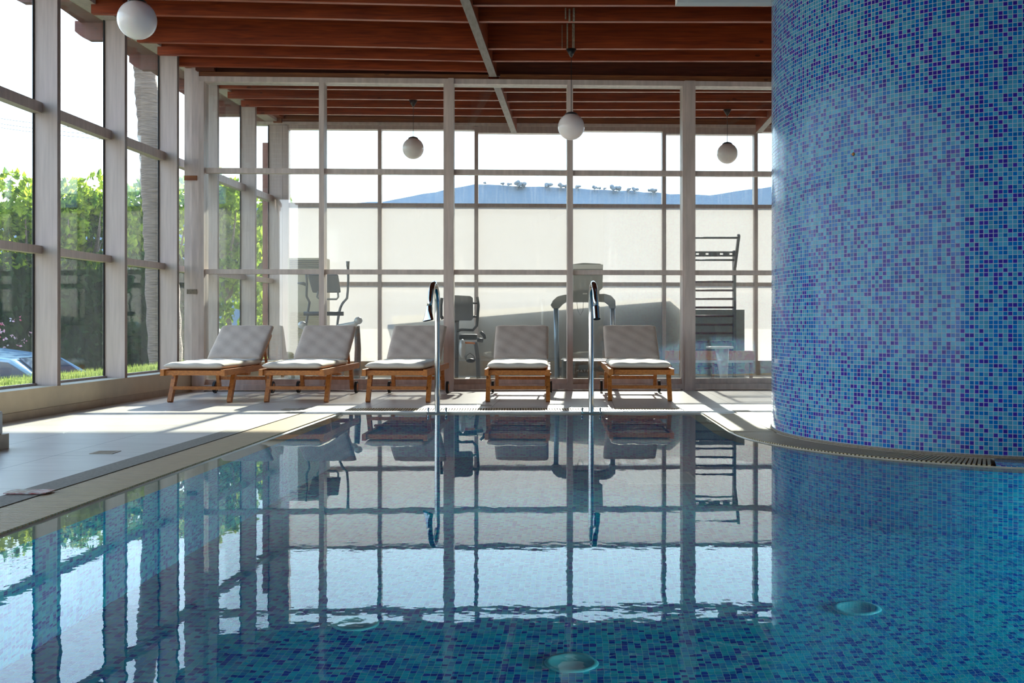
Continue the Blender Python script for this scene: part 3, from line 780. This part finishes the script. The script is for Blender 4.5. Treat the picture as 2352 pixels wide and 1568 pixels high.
# ================================================================ GYM
# standing air conditioner
D = 15.4; a_ = at(661, 592, D); c_ = at(748, 744, D)
root = empty('air_conditioner', ((a_.x+c_.x)/2, D+.2, 0)); x0, x1, z1 = a_.x, c_.x, a_.z
b = MB(); b.box(x0, x1, D, D+.36, .0, z1).bevel(.012); b.build('body', M['beigeac'], root)
b = MB()
for k in range(5): b.box(x0+.03, x1-.03, D-.012, D, z1-.05-.028*k, z1-.036-.028*k)
b.build('outlet_grille', M['grey'], root)
b = MB(); zt = at(0, 720, D).z
k = 0
while zt-.035*k > .25:
    b.hexa([(x0+.03,D-.016,zt-.035*k),(x1-.03,D-.016,zt-.035*k),(x1-.03,D-.002,zt-.035*k+.018),(x0+.03,D-.002,zt-.035*k+.018),(x0+.03,D-.016,zt-.035*k+.006),(x1-.03,D-.016,zt-.035*k+.006),(x1-.03,D-.002,zt-.035*k+.024),(x0+.03,D-.002,zt-.035*k+.024)]); k += 1
b.build('intake_louvres', plain('tan_louvre', (.50,.42,.25), .5), root)
tag(root, 'cream floor-standing air conditioner in the gym corner', 'air conditioner')

# elliptical trainer
D = 13.9
root = empty('elliptical_trainer', tuple(at(765, 744, D) - Vector((0,0,CH)))); A = lambda x, y, d=0: at(x, y, D+d)
b = MB(); b.hexa([A(718,672), A(783,672), A(783,672,.1), A(718,672,.1), A(706,630), A(777,630), A(777,630,.1), A(706,630,.1)]).bevel(.02); b.build('console', M['grey'], root)
b = MB(); b.tube([A(706,655), A(697,651), A(683,650)], [.022,.024,.010], 10); b.build('side_grip', M['grey'], root)
b = MB(); b.tube([A(799,607), A(800,640), A(799,665), A(797,685), A(787,696), A(782,706), A(778,722), A(774,750), A(772,775)], [.020,.017,.017,.017,.017,.017,.019,.015,.015], 10); b.build('handle_arm', M['grey'], root)
b = MB(); b.tube([A(799,600), A(799,612)], [.026,.021], 10); b.build('handle_tip', M['midgrey'], root)
b = MB(); b.tube([A(703,618,-.1), A(705,650,-.1), A(704,680), A(711,694), A(708,712), A(704,740), A(700,765)], .017, 10); b.build('handle_arm', M['grey'], root)
b = MB(); b.tube([A(698,720), A(789,720)], .030, 14); b.build('cross_bar', M['black'], root)
b = MB(); b.tube([A(776,668), A(777,682), A(773,687), A(752,687), A(732,685), A(728,682), A(731,668)], .014, 10); b.build('fixed_grip', M['midgrey'], root)
b = MB(); b.tube([A(741,690,.12), A(741,760,.2), A(741,850,.3)], .035, 12); b.build('mast', M['grey'], root)
b = MB(); b.box(A(740,0).x, A(775,0).x, D+.1, D+.6, .05, .48).bevel(.06); b.build('flywheel_cover', M['grey'], root)
for s, (x, y) in ((-1,(702,748)), (1,(815,738))):
    b = MB(); b.tube([A(x-14*s if s<0 else x-40,y+12), A(x,y+6), A(x+7*s,y-4)], [.03,.04,.045], 12); b.ball(A(x+8*s,y-2), .06, 2, (1,1,.9)); b.build('pedal_housing', M['silver'], root)
b = MB(); b.tube([A(820,748,.1), A(822,800,.15), A(820,868,.2)], [.04,.045,.05], 10); b.build('support_leg', M['grey'], root)
b = MB(); b.tube([A(697,770,.1),A(697,868,.2)], .03, 10); b.build('support_leg', M['grey'], root)
b = MB(); b.box(A(690,0).x, A(828,0).x, D+.05, D+.16, 0, .05); b.box(A(700,0).x, A(815,0).x, D+1.0, D+1.1, 0, .05); b.box(A(752,0).x, A(762,0).x, D+.1, D+1.05, .02, .07); b.build('base_frame', M['steel'], root)
tag(root, 'black elliptical trainer with swinging handles behind the second lounger', 'exercise machine')

# exercise bike
D = 13.7
root = empty('exercise_bike', tuple(at(1070, 744, D) - Vector((0,0,CH)))); A = lambda x, y, d=0: at(x, y, D+d)
b = MB(); b.prism([(A(1030,0).x,A(0,736).z),(A(1082,0).x,A(0,736).z),(A(1087,0).x,A(0,730).z),(A(1086,0).x,A(0,684).z),(A(1081,0).x,A(0,680).z),(A(1046,0).x,A(0,678).z),(A(1030,0).x,A(0,680).z)], .10, 'y', D-.05); b.build('console', M['grey'], root)
b = MB(); b.tube([A(1015,684), A(1013,700), A(1013,725), A(1017,733)], .022, 10); b.tube([A(1007,727),A(1018,727)], .012, 8); b.tube([A(1096,682), A(1099,700), A(1097,728), A(1095,748), A(1086,758), A(1060,757), A(1050,760)], .02, 10); b.tube([A(1086,696),A(1098,696)], .012, 8); b.tube([A(1086,727),A(1097,727)], .014, 8); b.build('handlebar', M['black'], root)
b = MB(); b.tube([A(1049,732), A(1048,790,.05), A(1045,868,.1)], [.035,.035,.05], 12); b.build('mast', M['grey'], root)
b = MB(); b.box(A(1054,0,.25).x, A(1096,0,.25).x, D+.2, D+.42, A(0,780,.3).z, A(0,767,.3).z).bevel(.02); b.build('seat', M['black'], root)
b = MB(); b.tube([A(1096,780,.1), A(1110,782,.1)], .03, 8); b.tube([A(1104,762), A(1112,770), A(1114,778)], [.02,.025,.018], 8); b.build('armrest', M['black'], root)
b = MB(); b.tube([A(1060,787), A(1078,787), A(1091,788)], .014, 8); b.build('orange_tube', M['orange'], root)
b = MB(); b.tube([A(1092,785,.1), A(1097,820,.15), A(1099,868,.2)], .03, 10); b.build('rear_post', M['grey'], root)
b = MB(); b.tube([A(1058,790), A(1066,812), A(1070,825)], .014, 8); b.build('crank', M['steel'], root)
b = MB(); b.ball(A(1081,828), .065, 2, (1,.8,.5)); pd = b.build('pedal', M['black'], root)
b = MB(); b.tube([A(1070,826), A(1072,816), A(1080,811), A(1089,818), A(1092,828)], .005, 6); b.build('strap', M['black'], pd, world=False)
pd2 = [x for x in S.objects if x.parent == pd][0]; pd2.data.transform(Matrix.Translation(-root.location))
b = MB(); b.ball(A(1062,800), .10, 3, (.5,1.2,1.3)); b.build('flywheel_cover', M['silver'], root)
b = MB(); b.box(A(1042,0).x, A(1105,0).x, D+.05, D+.15, 0, .05); b.box(A(1065,0).x, A(1075,0).x, D+.1, D+1.0, .02, .07); b.box(A(1042,0).x, A(1105,0).x, D+.95, D+1.05, 0, .05); b.build('base_frame', M['silver'], root)
tag(root, 'upright exercise bike with orange tube and strapped pedal behind third lounger', 'exercise machine')

# treadmill, seen from its front
D = 13.6
root = empty('treadmill', tuple(at(1342, 744, D) - Vector((0,0,CH)))); A = lambda x, y, d=0: at(x, y, D+d)
for x, m_n in ((1277, 'steel'), (1407, 'steel')):
    b = MB(); b.tube([A(x,706), A(x+(3 if x < 1300 else 3),868,.1)], .034, 16); b.build('upright', plain('blue_grey_metal', (.26,.33,.40), .3, .6) if x < 1300 else M['steel'], root)
def arch():
    top = [(1265,700),(1270,690),(1280,681),(1296,677),(1388,675),(1402,679),(1412,690),(1413,708)]
    bot = [(1401,708),(1398,700),(1390,694),(1378,693),(1300,694),(1292,699),(1284,708),(1270,708)]
    P = [(A(x,0).x, A(0,y).z) for x, y in top+bot]
    b = MB(); b.prism(P, .16, 'y', D-.08); return b
arch().build('handle_arch', M['midgrey'], root)
P = [(A(x,0).x, A(0,y).z) for x, y in ((1316,694),(1375,694),(1376,668),(1383,662),(1384,628),(1384,610),(1378,606),(1340,604),(1316,607))]
b = MB(); b.prism(P, .07, 'y', D-.05); cs = b.build('console', M['midgrey'], root)
b = MB(); b.prism([(A(x,0).x, A(0,y).z) for x, y in ((1316,608),(1384,608),(1384,618),(1316,618))], .02, 'y', D-.072); b.build('top_rim', M['silver'], root)
b = MB(); b.box(A(1338,0).x, A(1348,0).x, D-.056, D-.05, A(0,677).z, A(0,673).z); b.build('maker_plate', M['white'], root)
b = MB(); b.tube([A(1325,693,-.06), A(1327,712,-.06), A(1333,724,-.06), A(1339,712,-.06), A(1340,693,-.06)], .003, 5); b.build('safety_cord', M['black'], root)
b = MB(); b.hexa([(A(1292,0).x,D-.12,.02),(A(1404,0).x,D-.12,.02),(A(1404,0).x,D+.5,.02),(A(1292,0).x,D+.5,.02),(A(1294,0).x,D-.02,.34),(A(1402,0).x,D-.02,.34),(A(1402,0).x,D+.4,.37),(A(1294,0).x,D+.4,.37)]).bevel(.02)
hd = b.build('motor_hood', plain('scuffed_black_plastic', (.045,.045,.04), .35, col2=(.12,.12,.10), scale=9, stretch=(1,1,3)), root)
b = MB(); b.box(A(1288,0).x, A(1408,0).x, D-.04, D-.015, .352, .362); b.build('hood_edge', M['silver'], root)
b = MB(); b.box(A(1300,0).x, A(1400,0).x, D+.5, D+1.95, .06, .17); b.build('running_deck', M['black'], root)
tx = bpy.data.curves.new('lettering', 'FONT'); tx.body = 'MATRIX'; tx.size = .045; tx.space_character = 1.75; tx.extrude = .001; tx.align_x = 'CENTER'
to = bpy.data.objects.new('tmp_text', tx); COL.objects.link(to)
dg = bpy.context.evaluated_depsgraph_get(); me = bpy.data.meshes.new_from_object(to.evaluated_get(dg)); me.name = 'lettering'
bpy.data.objects.remove(to); lo = bpy.data.objects.new('lettering', me); COL.objects.link(lo); me.materials.clear(); me.materials.append(M['silver'])
lo.parent = root; q = at(1345, 854, D-.10) - root.location; lo.location = q; lo.rotation_euler = (math.radians(72.6), 0, 0)
tag(root, 'grey treadmill facing the pool between the fourth and fifth loungers', 'exercise machine')

# wall bars
D = 15.7; A = lambda x, y, d=0: at(x, y, D+d)
root = empty('wall_bars', tuple(A(1636,744) - Vector((0,0,CH))))
for x in (1580, 1688):
    b = MB(); b.box(A(x-3,0).x, A(x+3,0).x, D, D+.10, 0, A(0,575).z); b.build('side_post', M['grey'], root)
    b = MB(); b.bar(A(x,612,.0), A(x+9,540,-.35), .04, .06); b.build('top_arm', M['grey'], root)
for k in range(11):
    y = 647+19.65*k
    b = MB(); b.tube([A(1580,y,.03), A(1688,y,.03)], .017, 8); b.build('rung', plain('dark_red_wood', (.10,.035,.03), .5) if k == 0 else rmat, root) if k else None
    if k == 0:
        rmat = plain('dark_red_wood', (.10,.035,.03), .5); b.build('rung', rmat, root)
b = MB(); b.tube([A(1586,546,-.34), A(1697,546,-.34)], .016, 8); b.build('pull_up_bar', M['grey'], root)
b = MB(); b.tube([A(1580,597,-.05), A(1688,597,-.05)], .016, 8); b.build('pull_up_bar', M['grey'], root)
# plate with round holes
bm = bmesh.new(); b = MB(); za, zb = A(0,590).z, A(0,578).z; y_ = D-.1
xs = [A(x,0).x for x in (1580,1596,1603,1618,1625,1650.5,1658,1672.5,1679,1688)]
for i in range(len(xs)-1):
    if i in (1, 3, 5, 7):
        cxx = (xs[i]+xs[i+1])/2; r_ = .014
        b.box(xs[i], xs[i+1], y_, y_+.02, za, (za+zb)/2-r_); b.box(xs[i], xs[i+1], y_, y_+.02, (za+zb)/2+r_, zb)
    else: b.box(xs[i], xs[i+1], y_, y_+.02, za, zb)
b.build('holed_plate', M['grey'], root)
tag(root, 'dark wooden wall bars with pull-up frame at the right of the gym', 'wall bars')

# low things on the right of the gym
D = 15.9; A = lambda x, y, d=0: at(x, y, D+d)
b = MB(); b.box(A(1575,0).x, A(1711,0).x, D+.03, D+.07, .0, A(0,711).z); tag(b.build('upright_board', plain('grey_board', (.28,.29,.27), .3), origin=(A(1640,0).x, D+.05, 0)), 'grey upright board standing behind the wall bars', 'board')
D = 15.2; A = lambda x, y, d=0: at(x, y, D+d)
root = empty('storage_bench', (A(1630,0).x, D+.2, 0))
b = MB(); b.box(A(1533,0).x, A(1733,0).x, D, D+.25, A(0,827).z, A(0,806).z); b.build('front_board', plain('varnished_pine', (.62,.25,.08), .4), root)
b = MB(); b.box(A(1533,0).x, A(1731,0).x, D+.02, D+.25, A(0,833).z, A(0,827).z); b.build('pale_edge', M['white'], root)
for x in (1537, 1640, 1728):
    b = MB(); b.box(A(x-3,0).x, A(x+3,0).x, D+.05, D+.12, 0, A(0,833).z); b.build('leg', M['ledger'], root)
tag(root, 'low orange wooden bench at the right end of the gym', 'bench')
D = 14.2; A = lambda x, y, d=0: at(x, y, D+d)
root = empty('gym_stool', (A(1660,0).x, D, 0))
b = MB(); b.box(A(1626,0).x, A(1680,0).x, D-.15, D+.15, A(0,800).z, A(0,795).z).bevel(.008); b.build('seat', M['whitestone'], root)
b = MB(); b.tube([(A(1658,0).x, D, A(0,800).z), (A(1663,0).x, D, .03)], [.10,.05], 14); b.build('pedestal', M['silver'], root)
b = MB(); b.lathe(A(1663,0).x, D, [(0,.0),(.16,.0),(.15,.035),(0,.035)], 20); b.build('foot', M['white'], root)
tag(root, 'small pale stool on a pedestal in front of the wall bars', 'stool')

# ================================================================ OUTSIDE
# ground
b = MB(); b.box(-600, 900, 16.35, 470, -1.1, -1.0); struct(b.build('ground', M['soil']))
b = MB(); b.box(-60, -7.4, -12, 16.35, -1.1, -1.0); struct(b.build('ground_road', M['asphalt']))
# lawn bank along the left wall
b = MB(); nx, ny = 14, 60; gv = {}
for i in range(nx+1):
    for j in range(ny+1):
        y = -6+32*j/ny; x = XL(min(y,16.3))-.33-3.2*i/nx
        z = .20-.9*max(0,(i/nx-.45))**1.5*2.2+.02*math.sin(i*2.1+j*1.3)
        gv[i,j] = b.bm.verts.new((x,y,z))
for i in range(nx):
    for j in range(ny): b.bm.faces.new((gv[i,j],gv[i+1,j],gv[i+1,j+1],gv[i,j+1]))
rnd = random.Random(3)
for k in range(9000):
    y = rnd.uniform(8.5, 19); i_ = rnd.uniform(0, 12.5); x = XL(min(y,16.3))-.33-3.2*i_/nx
    z = .20-.9*max(0,(i_/nx-.45))**1.5*2.2
    h = rnd.uniform(.03,.07); an = rnd.uniform(0,6.28); dx, dy = .006*math.cos(an), .006*math.sin(an)
    v = [b.bm.verts.new(q) for q in ((x-dx,y-dy,z-.01),(x+dx,y+dy,z-.01),(x+rnd.uniform(-.02,.02),y+rnd.uniform(-.02,.02),z+h))]
    b.bm.faces.new(v)
tag(b.build('lawn', M['lawn']), 'sunlit green grass outside the left windows', 'grass', kind='stuff')
# foliage
def leaf_cloud(b, c_, rad, n_, size, rnd, boxy=False, shell=.55):
    c_ = Vector(c_)
    for _ in range(n_):
        if boxy: p_ = Vector((rnd.uniform(-1,1)*rad[0], rnd.uniform(-1,1)*rad[1], rnd.uniform(-1,1)*rad[2]))
        else:
            d = Vector((rnd.gauss(0,1), rnd.gauss(0,1), rnd.gauss(0,1))).normalized(); r_ = rnd.uniform(shell,1)**.6
            p_ = Vector((d.x*rad[0], d.y*rad[1], d.z*rad[2]))*r_
        p_ += c_; s_ = size*rnd.uniform(.6,1.3)
        n1 = Vector((rnd.gauss(0,1), rnd.gauss(0,1), rnd.gauss(0,.6))).normalized(); t1 = n1.orthogonal().normalized(); t2 = n1.cross(t1)
        t1, t2 = t1*math.cos(1)+t2*math.sin(1), t2*math.cos(1)-t1*math.sin(1)
        q = [p_-t1*s_, p_+t2*s_*.5, p_+t1*s_, p_-t2*s_*.5]
        b.bm.faces.new([b.bm.verts.new(v) for v in q])
def make_tree(seed, h, wd):
    rnd = random.Random(seed); root = empty('tree')
    b = MB()
    for k in range(34):
        z = h*(.30+.68*(k/34)); wv = wd*(1-abs((z/h-.6)/.55)**2)**.5 if abs(z/h-.6) < .55 else .2
        an = rnd.uniform(0,6.28); r_ = wv*rnd.uniform(.1,.9)
        leaf_cloud(b, (r_*math.cos(an), r_*math.sin(an), z), (.30,.30,.34), 85, .10, rnd)
    b.build('crown', M['leaf'], root, world=False)
    b = MB(); b.tube([(0,0,0),(.05,0,h*.3),(-.03,.05,h*.6),(0,0,h*.85)], [.14,.11,.07,.03], 8)
    for k in range(6):
        an = rnd.uniform(0,6.28); z = h*rnd.uniform(.3,.6); b.tube([(0,0,z),(math.cos(an)*wd*.4,math.sin(an)*wd*.4,z+h*.15),(math.cos(an)*wd*.6,math.sin(an)*wd*.6,z+h*.28)], [.05,.03,.012], 6)
    b.build('trunk', M['bark'], root, world=False)
    return root
tv = [make_tree(11, 5.2, 1.1), make_tree(23, 5.0, .95)]
spots = [(-12,470,21,'lowest leafy tree at the far left edge'), (66,403,21.5,'tall leafy tree behind the leftmost window'), (165,432,22,'shorter leafy tree left in the second window'),
         (205,412,22.5,'broad leafy tree right in the second window'), (248,436,23,'leafy tree behind the second window post'), (338,398,24,'leafy tree behind the leaning palm trunk'),
         (392,402,26,'leafy tree seen through the narrow corner gap'), (520,394,27,'leafy tree seen through the first gym side window'), (604,440,33,'leafy tree seen past the second gym side post')]
for i, (px, py, D, lb) in enumerate(spots):
    o = tv[i] if i < 2 else copy_tree(tv[i % 2])
    top = at(px, py, D); H_ = 5.2 if i % 2 == 0 else 5.0
    sc = (top.z+1.0)/H_; o.location = (top.x, D, -1.0); o.scale = (sc, sc, sc); o.rotation_euler = (0,0,i*1.1)
    tag(o, lb+', sunlit bright green', 'tree', 'trees outside the left windows')
rnd = random.Random(5); b = MB()
b.box(-17, -6.3, 19.3, 19.9, -1, 1.9)
leaf_cloud(b, (-11.6, 19.2, .55), (5.6,.35,1.65), 9000, .10, rnd, boxy=True)
tag(b.build('hedge', M['hedge'], origin=(-11.6,19.4,-1)), 'dark shaded hedge behind the parked car', 'hedge')
b = MB(); rnd = random.Random(8)
for k in range(22): leaf_cloud(b, (rnd.uniform(-9.9,-8.9), 18.6, rnd.uniform(.35,.95)), (.05,.04,.04), 4, .032, rnd)
tag(b.build('blossoms', leafmat('pink_petals', (.7,.6,.65), (.75,.12,.2), .3), origin=(-8.5,18.6,.3)), 'scattered pink and white blossoms in front of the dark hedge', 'flowers', kind='stuff')
# palm trunk
pts = [(322,70),(329,130),(336,200),(346,300),(355,400),(364,520),(372,640),(384,900)]
D = 17.0; b = MB(); P = []; R_ = []
for i in range(len(pts)-1):
    for s_ in range(8):
        f_ = s_/8; x = pts[i][0]*(1-f_)+pts[i+1][0]*f_; y = pts[i][1]*(1-f_)+pts[i+1][1]*f_
        P.append(at(x, y, D)); R_.append((.155+.02*i)*(1.05 if s_ % 2 else .97))
b.tube(P, R_, 16); tag(b.build('palm_trunk', M['bark'], origin=tuple(P[-1])), 'leaning ringed palm trunk outside the third left window', 'palm tree')
D = 19; b = MB(); b.box(at(603,0,D).x, at(622,0,D).x, D, D+.15, -1, 4.3); tag(b.build('timber_post', M['board'], origin=(at(612,0,D).x, D, -1)), 'brown timber post outside the gym side windows', 'post')
# car
root = empty('car', (-8.2, 15.6, -1.0))
body = [(-2.1,.25),(-2.1,.75),(-1.95,.86),(-1.3,.92),(-.75,1.32),(.2,1.45),(.95,1.40),(1.55,.98),(2.05,.86),(2.15,.6),(2.1,.25)]
body = [(-x, z) for x, z in body]
b = MB(); b.prism(body, 1.65, 'y', -.82).bevel(.06, 2); b.build('body', M['carpaint'], root, world=False)
gl = [(1.22,.95),(.72,1.27),(-.2,1.38),(-.88,1.33),(-1.40,1.0)]
for y in (-.84, .80): 
    b = MB(); b.prism(gl, .05, 'y', y); b.build('side_window', M['carglass'], root, world=False)
b = MB(); b.hexa([(1.33,-.7,.93),(1.33,.7,.93),(1.30,.7,.95),(1.30,-.7,.95),(.80,-.6,1.32),(.80,.6,1.32),(.76,.6,1.33),(.76,-.6,1.33)]); b.build('windscreen', M['carglass'], root, world=False)
for x in (-1.35, 1.35):
    for y in (-.83, .66):
        b = MB(); b.tube([(x,y,.31),(x,y+.18,.31)], .31, 22); wh = b.build('wheel', M['rubber'], root, world=False)
        b = MB(); b.tube([(x,y-.01,.31),(x,y+.19,.31)], .18, 16); b.build('hubcap', M['silver'], wh, world=False)
tag(root, 'pale blue parked car seen through the leftmost windows', 'car')
# power lines
for dy, lb in ((258,'uppermost of three thin overhead wires'),(270,'middle of three thin overhead wires'),(279,'lowest of three thin overhead wires')):
    b = MB(); p0 = at(-300, dy-45, 38); p1 = at(300, dy+45, 44); P = [p0.lerp(p1, k/12)+Vector((0,0,-.25*math.sin(math.pi*k/12))) for k in range(13)]
    b.tube(P, .011, 5); tag(b.build('overhead_wire', M['grey'], origin=tuple(p0)), lb+' at the left', 'wire', 'overhead wires')
# added wall, outline shaped to cast a shadow on the frosted far windows
b = MB(); zz = lambda px, py: at(px, py, 16.2).z
y0 = 16.50; up = (y0-16.2)*SUN_T
poly = [(at(905,0,16.2).x,-1.0),(at(905,0,16.2).x,zz(0,800)+up),(at(889,0,16.2).x,zz(0,746)+up),(at(1400,0,16.2).x,zz(0,711)+up),(at(1540,0,16.2).x,zz(0,702)+up),(at(1585,0,16.2).x,zz(0,742)+up),(at(1592,0,16.2).x,-1.0)]
b.prism([(x+.03, z) for x, z in poly], .10, 'y', y0)
tag(b.build('shadow_caster', plain('green_grey_render', (.80,.84,.76), .9), origin=(.5,y0,-1)), 'low sloping wall added close outside the frosted gym windows to shade them', 'wall')
# hills
ridge = [(-2500,500),(300,480),(700,470),(880,463),(950,450),(1020,437),(1050,430),(1090,424),(1130,422),(1180,427),(1220,428),(1300,431),(1400,436),(1500,441),(1560,446),(1600,448),(1650,446),(1700,437),(1765,429),(1900,415),(2200,410),(3200,430),(4500,470)]
def rz_(px):
    for (x0, y0_), (x1, y1_) in zip(ridge, ridge[1:]):
        if x0 <= px <= x1: return y0_+(y1_-y0_)*(px-x0)/(x1-x0)
    return 480
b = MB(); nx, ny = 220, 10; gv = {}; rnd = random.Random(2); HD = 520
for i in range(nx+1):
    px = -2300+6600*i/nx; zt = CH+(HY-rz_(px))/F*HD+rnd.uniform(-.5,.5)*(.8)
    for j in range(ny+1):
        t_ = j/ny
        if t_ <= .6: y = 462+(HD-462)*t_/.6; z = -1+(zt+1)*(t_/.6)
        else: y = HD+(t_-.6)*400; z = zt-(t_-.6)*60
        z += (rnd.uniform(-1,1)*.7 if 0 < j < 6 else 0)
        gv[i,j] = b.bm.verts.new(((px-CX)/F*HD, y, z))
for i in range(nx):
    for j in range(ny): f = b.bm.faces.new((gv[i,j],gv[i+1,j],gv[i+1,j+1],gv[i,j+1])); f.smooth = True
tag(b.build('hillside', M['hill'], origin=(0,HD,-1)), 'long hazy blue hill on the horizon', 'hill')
tb = None
for i, (px, s_) in enumerate([(1034,1.2),(1113,1.2),(1155,1.4),(1171,1.5),(1188,3.2),(1200,2.6),(1261,2.6),(1286,2.6),(1297,1.8),(1328,1.9),(1364,2.0),(1375,1.2),(1389,1.2),(1408,3.0),(1416,2.4),(1444,1.8),(1457,2.2),(1493,2.0),(1504,2.1)]):
    if tb is None:
        rnd = random.Random(4); b = MB()
        for k in range(7): b.ball((rnd.uniform(-.7,.7), rnd.uniform(-.5,.5), rnd.uniform(.5,1.1)), rnd.uniform(.35,.6), 1)
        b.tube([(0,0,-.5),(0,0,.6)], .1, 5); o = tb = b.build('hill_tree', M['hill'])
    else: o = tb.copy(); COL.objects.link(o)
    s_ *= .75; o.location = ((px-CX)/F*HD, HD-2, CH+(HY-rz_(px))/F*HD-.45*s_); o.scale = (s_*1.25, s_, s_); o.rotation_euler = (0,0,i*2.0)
    tag(o, 'tiny round tree on the blue hill ridge, the %s from the left' % ['first','second','third','fourth','fifth','sixth','seventh','eighth','ninth','tenth','eleventh','twelfth','thirteenth','fourteenth','fifteenth','sixteenth','seventeenth','eighteenth','last'][i], 'tree', 'trees along the hill ridge')
